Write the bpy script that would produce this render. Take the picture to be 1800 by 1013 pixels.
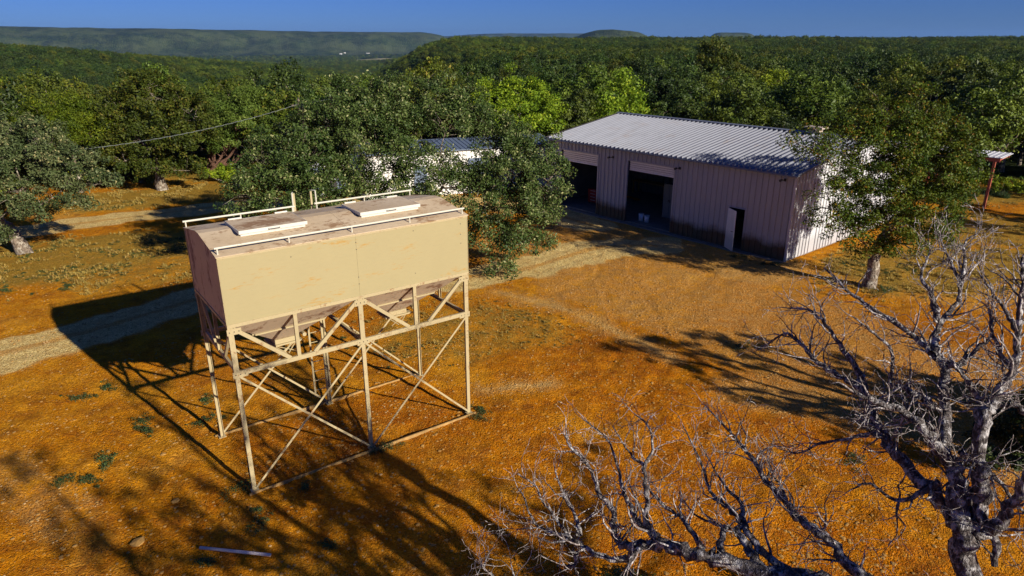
import bpy, bmesh, math, random
import numpy as np
from mathutils import Vector, Matrix, Quaternion
R_ = math.radians
for o in list(bpy.data.objects): bpy.data.objects.remove(o)
scn = bpy.context.scene
C = scn.collection
random.seed(7)
rng = np.random.default_rng(7)
# ------------------------------------------------------------------ settings
SKY_AIR, SKY_DUST, SKY_OZONE = 1.0, 0.0, 3.0
SKY_TINT = (.175, .325, .85, 1)
SKY_STR = .05
SUN_STR = 4.2
EXPOSURE = 0.85
HAZE = 3.8e-5
HAZE_COL = (.22, .46, 1.0, 1)
SOIL_A = (.74, .29, .006); SOIL_B = (.50, .15, .003); SOIL_C = (.78, .36, .020)
RED_A = (.70, .225, .002); RED_B = (.38, .085, .002)
OFF1 = (16.6, 12.4); OFF2 = (8.6, 1.2); OFF3 = (38.5, 30.0); OFF4 = (6.9, 2.3)

# ------------------------------------------------------------------ camera, light, exposure
PITCH = 20.07
cam_d = bpy.data.cameras.new("camera")
cam_d.sensor_width = 36.0
cam_d.lens = 36.0 * 1200 / 1800
cam_d.clip_start = 0.1
cam_d.clip_end = 60000
cam = bpy.data.objects.new("camera", cam_d)
cam.location = (0, 0, 10)
cam.rotation_euler = (R_(90 - PITCH), 0, 0)
C.objects.link(cam)
scn.camera = cam

SUN_ELEV = R_(22.4)
SUN_ROT = math.atan2(0.743, -0.669)          # clockwise from +Y
world = bpy.data.worlds.new("World")
scn.world = world
world.use_nodes = True
wn = world.node_tree
wn.nodes.clear()
w_out = wn.nodes.new("ShaderNodeOutputWorld")
w_bg = wn.nodes.new("ShaderNodeBackground")
w_sky = wn.nodes.new("ShaderNodeTexSky")
w_sky.sky_type = 'NISHITA'
w_sky.sun_disc = False
w_sky.sun_elevation = SUN_ELEV
w_sky.sun_rotation = SUN_ROT
w_sky.altitude = 800
w_sky.air_density = SKY_AIR
w_sky.dust_density = SKY_DUST
w_sky.ozone_density = SKY_OZONE
w_mul = wn.nodes.new("ShaderNodeMix"); w_mul.data_type = 'RGBA'; w_mul.blend_type = 'MULTIPLY'
w_mul.inputs[0].default_value = 1.0
w_mul.inputs[7].default_value = SKY_TINT
wn.links.new(w_sky.outputs[0], w_mul.inputs[6])
wn.links.new(w_mul.outputs[2], w_bg.inputs[0])
w_bg.inputs[1].default_value = SKY_STR
wn.links.new(w_bg.outputs[0], w_out.inputs[0])

sun_d = bpy.data.lights.new("sun", 'SUN')
sun_d.energy = SUN_STR
sun_d.angle = R_(0.53)
sun_d.color = (1.0, 0.92, 0.77)
sun = bpy.data.objects.new("sun", sun_d)
sd = Vector((0.743 * math.cos(SUN_ELEV), -0.669 * math.cos(SUN_ELEV), math.sin(SUN_ELEV)))
sun.rotation_euler = sd.to_track_quat('Z', 'Y').to_euler()
sun.location = (30, -30, 40)
C.objects.link(sun)

scn.view_settings.view_transform = 'Standard'
scn.view_settings.look = 'None'
scn.view_settings.gamma = 1.0
scn.view_settings.use_curve_mapping = False
scn.view_settings.exposure = EXPOSURE
scn.cycles.max_bounces = 6
scn.cycles.diffuse_bounces = 3
scn.cycles.transparent_max_bounces = 8
scn.cycles.volume_bounces = 0

# ------------------------------------------------------------------ helpers
def mkmesh(name, V, F, smooth=False):
    me = bpy.data.meshes.new(name)
    me.from_pydata([tuple(v) for v in V], [], F)
    if smooth:
        me.polygons.foreach_set('use_smooth', [True] * len(me.polygons))
    me.update()
    return me

def fastmesh(name, V, F, smooth=False):
    """V (n,3) array, F (m,k) int array, k the same for all faces"""
    V = np.asarray(V, dtype=np.float32); F = np.asarray(F, dtype=np.int32)
    me = bpy.data.meshes.new(name)
    me.vertices.add(len(V)); me.vertices.foreach_set('co', V.ravel())
    k = F.shape[1]
    me.loops.add(F.size); me.loops.foreach_set('vertex_index', F.ravel())
    me.polygons.add(len(F))
    me.polygons.foreach_set('loop_start', np.arange(0, F.size, k, dtype=np.int32))
    me.polygons.foreach_set('loop_total', np.full(len(F), k, dtype=np.int32))
    if smooth: me.polygons.foreach_set('use_smooth', np.ones(len(F), dtype=bool))
    me.update(calc_edges=True)
    return me

def attr(me, name, arr, domain='POINT'):
    a = me.attributes.new(name, 'FLOAT', domain)
    a.data.foreach_set('value', np.asarray(arr, dtype=np.float32))

def link(name, me, mat=None, parent=None, loc=None, rot=None):
    o = bpy.data.objects.new(name, me)
    C.objects.link(o)
    if mat is not None and len(me.materials) == 0: me.materials.append(mat)
    if parent is not None: o.parent = parent
    if loc is not None: o.location = loc
    if rot is not None: o.rotation_euler = rot
    return o

def thing(name, label, cat, loc=(0, 0, 0), rz=0, group=None):
    o = bpy.data.objects.new(name, None); C.objects.link(o)
    o.empty_display_size = 0.3
    o.location = loc; o.rotation_euler = (0, 0, rz)
    return tag(o, label, cat, group)

def tag(o, label=None, cat=None, group=None, kind=None):
    if label: o['label'] = label
    if cat: o['category'] = cat
    if group: o['group'] = group
    if kind: o['kind'] = kind
    return o

class MB:
    def __init__(s): s.V = []; s.F = []
    def quadbox(s, P):      # 8 points: bottom 4, top 4
        b = len(s.V); s.V += [tuple(p) for p in P]
        for f in ((0,3,2,1),(4,5,6,7),(0,1,5,4),(1,2,6,5),(2,3,7,6),(3,0,4,7)):
            s.F.append(tuple(b + i for i in f))
        return s
    def box(s, x0, x1, y0, y1, z0, z1):
        return s.quadbox([(x0,y0,z0),(x1,y0,z0),(x1,y1,z0),(x0,y1,z0),(x0,y0,z1),(x1,y0,z1),(x1,y1,z1),(x0,y1,z1)])
    def beam(s, p0, p1, w, h, up=(0,0,1)):
        p0 = Vector(p0); p1 = Vector(p1); d = (p1 - p0).normalized()
        u = Vector(up)
        if abs(d.dot(u)) > .98: u = Vector((0,1,0))
        r = d.cross(u).normalized(); u = r.cross(d).normalized()
        r *= w / 2; u *= h / 2
        return s.quadbox([p0-r-u, p0+r-u, p1+r-u, p1-r-u, p0-r+u, p0+r+u, p1+r+u, p1-r+u])
    def channel(s, p0, p1, w, h, t=.008, up=(0,0,1), side=1):
        """C section: web w wide facing 'up' x d, two flanges h deep"""
        p0 = Vector(p0); p1 = Vector(p1); d = (p1 - p0).normalized()
        u = Vector(up)
        if abs(d.dot(u)) > .98: u = Vector((0,1,0))
        r = d.cross(u).normalized(); u = r.cross(d).normalized()
        # web in plane (d, r), flanges along -u
        s.beam(p0, p1, w, t, u)
        for k in (-1, 1):
            o = r * (k * (w/2 - t/2)) - u * (side * (h/2 + t/2))
            s.beam(p0 + o, p1 + o, t, h, u)
        return s
    def tube(s, p0, p1, r, n=8, r1=None):
        p0 = Vector(p0); p1 = Vector(p1); d = (p1 - p0).normalized(); r1 = r if r1 is None else r1
        a = d.orthogonal().normalized(); b = d.cross(a); B = len(s.V)
        for p, rr in ((p0, r), (p1, r1)):
            for i in range(n):
                t = 2*math.pi*i/n
                s.V.append(tuple(p + (a*math.cos(t) + b*math.sin(t))*rr))
        for i in range(n):
            j = (i+1) % n
            s.F.append((B+i, B+j, B+n+j, B+n+i))
        s.F.append(tuple(B+i for i in reversed(range(n)))); s.F.append(tuple(B+n+i for i in range(n)))
        return s
    def prism(s, pts, ext):       # pts: 3-D polygon, ext: extrusion vector
        B = len(s.V); n = len(pts); e = Vector(ext)
        s.V += [tuple(p) for p in pts] + [tuple(Vector(p) + e) for p in pts]
        s.F.append(tuple(B+i for i in reversed(range(n)))); s.F.append(tuple(B+n+i for i in range(n)))
        for i in range(n):
            j = (i+1) % n
            s.F.append((B+i, B+j, B+n+j, B+n+i))
        return s
    def build(s, name, mat, parent=None, smooth=False, loc=None, rot=None, bevel=0):
        me = mkmesh(name, s.V, s.F, smooth)
        bm = bmesh.new(); bm.from_mesh(me)
        bmesh.ops.recalc_face_normals(bm, faces=bm.faces)
        if bevel: bmesh.ops.bevel(bm, geom=list(bm.edges), offset=bevel, segments=1, affect='EDGES')
        bm.to_mesh(me); bm.free()
        return link(name, me, mat, parent, loc, rot)

class NT:
    """tiny node-tree helper"""
    def __init__(s, name):
        s.m = bpy.data.materials.new(name); s.m.use_nodes = True
        s.t = s.m.node_tree; s.t.nodes.clear()
        s.out = s.t.nodes.new('ShaderNodeOutputMaterial')
    def n(s, typ, **kw):
        x = s.t.nodes.new(typ)
        for k, v in kw.items(): setattr(x, k, v)
        return x
    def l(s, a, b): s.t.links.new(a, b)
    def val(s, sock, v):
        if hasattr(v, 'is_output') or isinstance(v, bpy.types.NodeSocket): s.l(v, sock)
        else: sock.default_value = v
    def coord(s, kind='Object'):
        return s.n('ShaderNodeTexCoord').outputs[kind]
    def noise(s, vec, scale, detail=4, rough=.55, out='Fac', dist=0.0):
        x = s.n('ShaderNodeTexNoise'); s.l(vec, x.inputs['Vector'])
        x.inputs['Scale'].default_value = scale; x.inputs['Detail'].default_value = detail
        x.inputs['Roughness'].default_value = rough; x.inputs['Distortion'].default_value = dist
        return x.outputs[out]
    def vor(s, vec, scale, out='Distance', feature='F1', rand=1.0):
        x = s.n('ShaderNodeTexVoronoi', feature=feature); s.l(vec, x.inputs['Vector'])
        x.inputs['Scale'].default_value = scale; x.inputs['Randomness'].default_value = rand
        return x.outputs[out]
    def ramp(s, fac, lo, hi, a=0.0, b=1.0):
        x = s.n('ShaderNodeMapRange'); x.clamp = True
        s.val(x.inputs[0], fac)
        x.inputs[1].default_value = lo; x.inputs[2].default_value = hi
        x.inputs[3].default_value = a; x.inputs[4].default_value = b
        return x.outputs[0]
    def math(s, op, a, b=None, clamp=False):
        x = s.n('ShaderNodeMath', operation=op); x.use_clamp = clamp
        s.val(x.inputs[0], a)
        if b is not None: s.val(x.inputs[1], b)
        return x.outputs[0]
    def mix(s, fac, a, b, blend='MIX'):
        x = s.n('ShaderNodeMix', data_type='RGBA', blend_type=blend)
        s.val(x.inputs[0], fac)
        for i, v in ((6, a), (7, b)):
            if isinstance(v, (tuple, list)): x.inputs[i].default_value = (*v, 1) if len(v) == 3 else v
            else: s.l(v, x.inputs[i])
        return x.outputs[2]
    def attrib(s, name):
        return s.n('ShaderNodeAttribute', attribute_name=name).outputs['Fac']
    def bump(s, h, strength=.5, dist=.02, prev=None):
        x = s.n('ShaderNodeBump'); s.l(h, x.inputs['Height'])
        x.inputs['Strength'].default_value = strength; x.inputs['Distance'].default_value = dist
        if prev is not None: s.l(prev, x.inputs['Normal'])
        return x.outputs[0]
    def pbsdf(s, col, rough=.7, metal=0.0, normal=None, spec=.5):
        x = s.n('ShaderNodeBsdfPrincipled')
        if isinstance(col, (tuple, list)): x.inputs['Base Color'].default_value = (*col, 1) if len(col) == 3 else col
        else: s.l(col, x.inputs['Base Color'])
        s.val(x.inputs['Roughness'], rough); s.val(x.inputs['Metallic'], metal)
        x.inputs['Specular IOR Level'].default_value = spec
        if normal is not None: s.l(normal, x.inputs['Normal'])
        return x.outputs[0]
    def done(s, sh):
        s.l(sh, s.out.inputs['Surface']); return s.m
    def sep(s, vec):
        x = s.n('ShaderNodeSeparateXYZ'); s.l(vec, x.inputs[0]); return x.outputs

DEAD_A = [([(9.36, 11.0, -0.66), (9.35, 11.13, -0.37), (9.27, 11.27, 0.15), (9.22, 11.4, 0.56)], 0.36, 0.27), ([(9.22, 11.4, 0.56), (9.06, 11.82, 0.83), (8.65, 12.24, 1.21), (8.18, 12.66, 1.7), (8.02, 13.08, 2.13), (7.83, 13.5, 2.67), (7.55, 13.92, 2.7), (7.14, 14.34, 2.93), (6.87, 14.76, 3.18), (6.61, 15.18, 3.26), (6.25, 15.6, 2.65)], 0.2, 0.02), ([(7.88, 13.6, 2.61), (7.82, 13.92, 2.97), (7.5, 14.24, 3.42), (7.17, 14.56, 3.88), (6.96, 14.88, 4.01), (6.61, 15.2, 3.93)], 0.1, 0.02), ([(9.19, 11.6, 1.08), (9.19, 11.74, 1.31), (8.96, 11.89, 1.8), (8.59, 12.03, 2.28), (8.32, 12.17, 2.6), (8.09, 12.31, 2.75), (7.63, 12.46, 2.91), (7.1, 12.6, 3.08)], 0.2, 0.05), ([(9.11, 11.4, 0.73), (9.06, 11.8, 1.61), (8.96, 12.2, 2.0), (9.18, 12.6, 2.42), (9.23, 13.0, 2.94), (9.46, 13.4, 3.31), (9.38, 13.8, 3.37), (9.44, 14.2, 3.44), (9.06, 14.6, 3.69), (8.57, 15.0, 3.96), (8.13, 15.4, 4.25), (7.85, 15.8, 4.55), (7.84, 16.2, 4.59)], 0.19, 0.02), ([(8.98, 13.2, 3.66), (9.12, 13.4, 3.89), (9.24, 13.6, 4.21), (9.65, 13.8, 4.61), (9.77, 14.0, 4.93), (9.65, 14.2, 5.34), (9.45, 14.4, 5.75), (9.48, 14.6, 5.93)], 0.1, 0.015), ([(9.77, 14.0, 4.93), (9.94, 14.27, 5.4), (10.02, 14.53, 5.79), (10.43, 14.8, 5.89)], 0.06, 0.015), ([(9.19, 13.6, 4.25), (9.12, 13.85, 4.75), (8.97, 14.1, 5.06), (9.13, 14.35, 5.37), (9.37, 14.6, 5.61)], 0.07, 0.015), ([(9.28, 11.4, 0.47), (9.55, 11.51, 0.98), (9.33, 11.62, 1.9), (9.23, 11.73, 2.94), (9.5, 11.84, 3.26), (9.69, 11.96, 3.58), (9.87, 12.07, 3.98), (9.84, 12.18, 4.67), (9.78, 12.29, 5.48), (9.71, 12.4, 6.1)], 0.21, 0.04), ([(9.18, 13.0, 3.51), (9.41, 12.92, 3.59), (9.57, 12.84, 3.91), (9.79, 12.76, 4.26), (9.67, 12.68, 4.67), (9.49, 12.6, 4.93)], 0.08, 0.02), ([(8.96, 12.8, 2.63), (8.73, 12.97, 2.79), (8.51, 13.13, 2.87), (8.28, 13.3, 2.94), (8.24, 13.47, 3.61), (7.8, 13.63, 4.03), (7.46, 13.8, 4.28)], 0.1, 0.02), ([(8.22, 12.6, 1.74), (7.96, 13.0, 1.83), (7.75, 13.4, 1.49), (7.21, 13.8, 1.05), (6.95, 14.2, 0.54), (6.7, 14.6, 0.38)], 0.075, 0.015), ([(8.85, 11.9, 1.37), (8.57, 12.02, 0.98), (8.17, 12.15, 0.75), (7.67, 12.28, 1.05), (7.39, 12.4, 0.83)], 0.08, 0.02), ([(9.44, 12.0, 2.78), (9.36, 12.13, 3.18), (9.06, 12.27, 3.65), (8.98, 12.4, 3.73)], 0.09, 0.04), ([(9.98, 12.2, 3.91), (9.76, 12.33, 4.07), (9.56, 12.47, 4.54), (9.46, 12.6, 4.93)], 0.08, 0.02), ([(9.94, 12.3, 4.61), (9.8, 12.6, 4.93), (9.56, 12.9, 5.33), (9.58, 13.2, 5.45)], 0.06, 0.015), ([(9.42, 11.3, 0.64), (9.69, 11.12, 1.04), (9.67, 10.95, 1.74), (9.68, 10.78, 2.49), (9.64, 10.6, 3.34)], 0.17, 0.05), ([(9.72, 11.0, 0.04), (9.67, 11.15, 0.77), (9.43, 11.3, 0.9)], 0.06, 0.12), ([(9.11, 11.9, 2.12), (9.43, 11.68, 1.94), (9.75, 11.45, 1.69), (9.95, 11.22, 1.37), (10.26, 11.0, 1.14)], 0.07, 0.03), ([(10.55, 12.0, 2.78), (10.22, 12.2, 2.98), (10.1, 12.4, 2.86)], 0.08, 0.03)]
DEAD_B = [([(5.14, 6.9, 2.59), (4.38, 7.07, 3.07), (3.81, 7.24, 3.19), (3.41, 7.41, 3.17), (2.94, 7.58, 3.24), (2.62, 7.74, 3.19), (2.36, 7.91, 3.14), (2.19, 8.08, 3.06), (1.98, 8.25, 2.88), (1.67, 8.42, 2.78), (1.55, 8.59, 2.88), (1.59, 8.76, 3.1), (1.4, 8.93, 3.26), (1.32, 9.09, 3.45), (1.15, 9.26, 3.69), (0.91, 9.43, 3.86), (0.87, 9.6, 4.07)], 0.19, 0.015), ([(2.19, 8.3, 2.91), (2.11, 8.51, 2.94), (1.95, 8.73, 2.95), (1.85, 8.94, 3.1), (1.76, 9.16, 3.26), (1.72, 9.37, 3.47), (1.54, 9.59, 3.87), (1.15, 9.8, 4.15)], 0.085, 0.012), ([(2.16, 8.3, 2.95), (2.03, 8.48, 3.18), (2.04, 8.67, 3.59), (2.02, 8.85, 3.9), (2.17, 9.03, 4.02), (2.12, 9.22, 4.34), (1.94, 9.4, 4.44)], 0.07, 0.012), ([(2.06, 9.0, 3.8), (1.91, 9.2, 3.8), (1.76, 9.4, 3.95), (1.63, 9.6, 4.11)], 0.035, 0.01), ([(1.84, 8.1, 2.98), (1.72, 8.29, 2.6), (1.35, 8.48, 2.51), (1.07, 8.66, 2.57), (0.91, 8.85, 2.55), (0.67, 9.04, 2.81), (0.49, 9.22, 2.96), (0.37, 9.41, 3.11), (0.09, 9.6, 3.2)], 0.075, 0.012), ([(0.89, 8.7, 2.68), (0.54, 8.88, 2.64), (0.3, 9.05, 2.8), (0.22, 9.22, 2.99), (0.09, 9.4, 3.08)], 0.04, 0.01), ([(1.03, 8.6, 2.8), (1.02, 8.85, 2.88), (0.88, 9.1, 3.05), (0.74, 9.35, 3.3), (0.69, 9.6, 3.37)], 0.05, 0.01), ([(0.91, 8.6, 2.73), (0.65, 8.65, 2.61), (0.42, 8.7, 2.64)], 0.03, 0.01), ([(2.78, 8.0, 3.03), (2.59, 8.22, 3.25), (2.54, 8.45, 3.24), (2.38, 8.68, 3.24), (2.16, 8.9, 3.38)], 0.05, 0.03), ([(2.92, 7.7, 3.2), (2.99, 7.92, 3.44), (3.15, 8.14, 3.32), (3.0, 8.36, 3.21), (2.77, 8.58, 3.21), (2.64, 8.8, 3.32)], 0.06, 0.012), ([(3.45, 7.5, 3.11), (3.28, 7.71, 3.32), (3.2, 7.92, 3.43), (3.3, 8.13, 3.43), (3.22, 8.34, 3.49), (3.11, 8.56, 3.47), (3.05, 8.77, 3.48), (2.97, 8.98, 3.75), (2.82, 9.19, 4.05), (2.7, 9.4, 4.25)], 0.09, 0.012), ([(3.24, 8.0, 3.53), (3.36, 8.3, 3.6), (3.22, 8.6, 3.67), (3.16, 8.9, 3.7), (2.97, 9.2, 4.01)], 0.05, 0.01), ([(5.42, 7.2, 2.61), (4.72, 7.53, 3.11), (4.43, 7.87, 3.38), (4.14, 8.2, 3.47), (4.1, 8.53, 3.48), (3.92, 8.87, 3.58), (3.8, 9.2, 3.77), (3.69, 9.53, 3.83), (3.57, 9.87, 3.91), (3.28, 10.2, 4.15)], 0.13, 0.015), ([(4.16, 7.2, 3.23), (3.75, 7.42, 3.21), (3.47, 7.65, 3.34), (3.32, 7.88, 3.47), (3.34, 8.1, 3.49)], 0.09, 0.05), ([(1.95, 8.1, 3.01), (1.83, 8.07, 2.97), (1.75, 8.03, 2.87), (1.68, 8.0, 2.69)], 0.05, 0.02), ([(0.97, 8.3, 2.7), (0.95, 8.25, 2.53), (0.74, 8.2, 2.58)], 0.04, 0.015), ([(-0.14, 7.9, 2.43), (-0.28, 8.03, 2.53), (-0.43, 8.17, 2.55), (-0.49, 8.3, 2.7)], 0.03, 0.008), ([(-0.42, 8.1, 2.61), (-0.37, 8.25, 2.67), (-0.29, 8.4, 2.72)], 0.015, 0.006), ([(0.08, 7.8, 2.53), (0.0, 8.0, 2.69), (-0.03, 8.2, 2.79)], 0.02, 0.006), ([(3.98, 9.0, 3.49), (4.06, 9.1, 3.63), (4.05, 9.2, 3.73)], 0.03, 0.01), ([(4.18, 8.7, 3.36), (4.21, 8.87, 3.41), (4.13, 9.03, 3.53), (4.07, 9.2, 3.59)], 0.04, 0.012)]
OAK_BIG = [(-10.64, 27.3, 3.83, 1.0), (-10.08, 28.0, 4.67, 1.5), (-10.88, 27.5, 4.3, 0.8), (-8.98, 29.0, 5.64, 1.7), (-8.35, 28.5, 4.58, 1.8), (-7.59, 30.0, 6.46, 1.9), (-7.04, 31.0, 6.88, 1.6), (-5.45, 32.0, 6.91, 1.8), (-3.69, 32.5, 6.86, 1.7), (-2.28, 33.0, 6.68, 1.4), (-1.34, 33.0, 6.29, 1.0), (-6.43, 30.0, 5.66, 1.9), (-5.1, 31.0, 5.76, 1.6), (-7.06, 29.0, 4.24, 1.7), (-5.64, 29.0, 3.62, 1.4), (-3.92, 29.0, 3.62, 1.2), (-2.83, 31.5, 6.2, 1.2), (-2.98, 29.5, 3.89, 1.0), (-8.09, 28.0, 3.48, 1.3), (-9.42, 27.8, 3.76, 1.3), (-4.01, 29.2, 4.88, 0.9), (-4.87, 29.2, 4.69, 0.9), (-2.97, 29.6, 4.49, 0.7), (-1.76, 30.0, 4.42, 0.6), (-0.85, 30.0, 4.84, 0.8), (-5.13, 29.5, 5.37, 1.0), (-3.11, 30.0, 5.17, 0.5)]
OAK_LOBE = [(-0.51, 31.0, 5.64, 1.2), (0.77, 31.0, 4.75, 1.5), (-0.25, 30.3, 4.11, 1.7), (1.4, 30.3, 3.72, 1.2), (-1.27, 30.0, 3.4, 1.4), (0.13, 30.0, 2.62, 1.7), (1.28, 30.0, 2.36, 1.0), (-1.02, 29.6, 1.8, 1.3), (0.13, 29.6, 1.27, 1.2), (-0.51, 29.2, 0.33, 0.75), (1.03, 29.8, 1.21, 0.8), (-2.55, 30.5, 4.45, 0.8), (2.04, 30.5, 4.45, 0.6), (-0.13, 31.0, 5.89, 0.9), (0.13, 30.8, 5.37, 0.8)]
OAK_RIGHT = [(12.75, 26.8, 5.13, 0.9), (12.58, 26.8, 4.1, 0.8), (11.91, 26.4, 5.81, 0.8), (11.4, 26.3, 6.04, 0.75), (10.78, 26.3, 6.3, 0.5), (11.77, 26.6, 6.58, 0.6), (13.52, 27.5, 6.47, 1.1), (14.95, 28.0, 6.85, 1.4), (16.61, 28.5, 6.79, 1.5), (17.88, 28.5, 5.76, 1.5), (16.55, 28.0, 5.14, 1.8), (14.69, 27.5, 5.0, 1.5), (13.41, 27.0, 4.41, 0.9), (12.79, 26.7, 3.2, 0.7), (13.84, 26.8, 2.7, 1.1), (15.27, 27.0, 3.0, 1.5), (16.89, 27.5, 3.24, 1.6), (18.34, 28.2, 3.67, 0.9), (18.62, 28.6, 4.8, 0.7), (16.15, 27.0, 2.04, 1.0), (14.79, 27.0, 1.8, 0.7), (17.53, 27.4, 2.17, 0.8), (15.24, 27.3, 3.99, 1.5), (17.61, 28.0, 4.55, 1.4)]
OAK_LEFT = [(-23.01, 31.5, 5.31, 1.5), (-21.46, 31.5, 5.26, 1.5), (-20.05, 31.0, 4.36, 1.3), (-19.03, 30.8, 3.75, 0.9), (-18.36, 30.8, 3.88, 0.5), (-22.48, 31.0, 3.97, 1.7), (-20.63, 30.5, 3.29, 1.3), (-24.32, 31.0, 4.36, 2), (-23.0, 30.3, 2.55, 1.2), (-24.94, 30.5, 2.63, 1.6), (-21.68, 30.3, 2.68, 0.9), (-19.82, 30.3, 2.94, 0.7), (-23.86, 30.0, 1.43, 1), (-26.29, 31.0, 3.84, 2), (-22.95, 32.0, 5.89, 1.2)]
OAK_EDGE = [(-26.72, 48.0, 4.98, 1.7), (-24.59, 48.5, 6.26, 1.9), (-22.6, 48.5, 5.31, 1.8), (-25.57, 47.5, 3.51, 1.9), (-23.19, 47.3, 3.15, 1.9), (-26.76, 47.0, 2.04, 1.4), (-22.17, 47.0, 1.45, 1.0), (-24.42, 46.8, 1.49, 1.5), (-27.36, 47.5, 3.32, 1.2), (-21.83, 48.0, 3.83, 1.4), (-25.88, 49.0, 6.98, 1.2)]
MESQ = [(-22.82, 54.0, 4.35, 1.9), (-20.68, 54.0, 3.92, 2.1), (-19.15, 53.5, 2.47, 1.4), (-21.79, 53.5, 2.47, 1.6), (-24.37, 54.0, 2.84, 1.4), (-20.42, 55.0, 5.33, 1.5), (-18.48, 54.0, 3.92, 1.2)]
YBUSH = [(-31.82, 47.0, 4.6, 1.4), (-30.2, 47.0, 4.97, 1.8), (-28.72, 47.0, 4.71, 1.5), (-29.72, 46.5, 4.02, 1.5), (-31.1, 46.5, 3.84, 1.2), (-28.03, 46.5, 3.91, 1.0)]
YTREE = [(-1.5, 58.0, 4.99, 1.9), (0.71, 58.5, 5.4, 2.0), (2.59, 58.0, 4.39, 1.7), (0.7, 57.0, 3.72, 1.9), (3.03, 57.0, 3.13, 1.2), (-0.93, 57.0, 3.59, 1.4)]
ROAD1 =  [(-20.5, 18.2), (-17.3, 20.9), (-16.6, 21.5), (-14.8, 23.4), (-13.1, 25.8), (-8.4, 27.8), (-2.5, 28.6), (0.8, 30.2), (4.7, 33.9), (7.4, 33.9)]
ROAD2 =  [(-33.3, 35.0), (-28.0, 36.1), (-25.0, 38.3), (-22.3, 40.2), (-17.7, 42.6), (-12.8, 44.6), (-5.3, 44.6), (2.1, 41.4), (4.6, 37.9)]
YARD =  [(3.3, 37.9), (4.1, 33.9), (3.1, 29.4), (3.9, 24.0), (4.8, 21.0)]
TRACKS =  [(15.5, 29.4), (11.9, 24.0), (9.7, 20.1), (8.6, 16.6)]
PALE =  [(-0.7, 18.6), (0.5, 18.4)]
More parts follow.
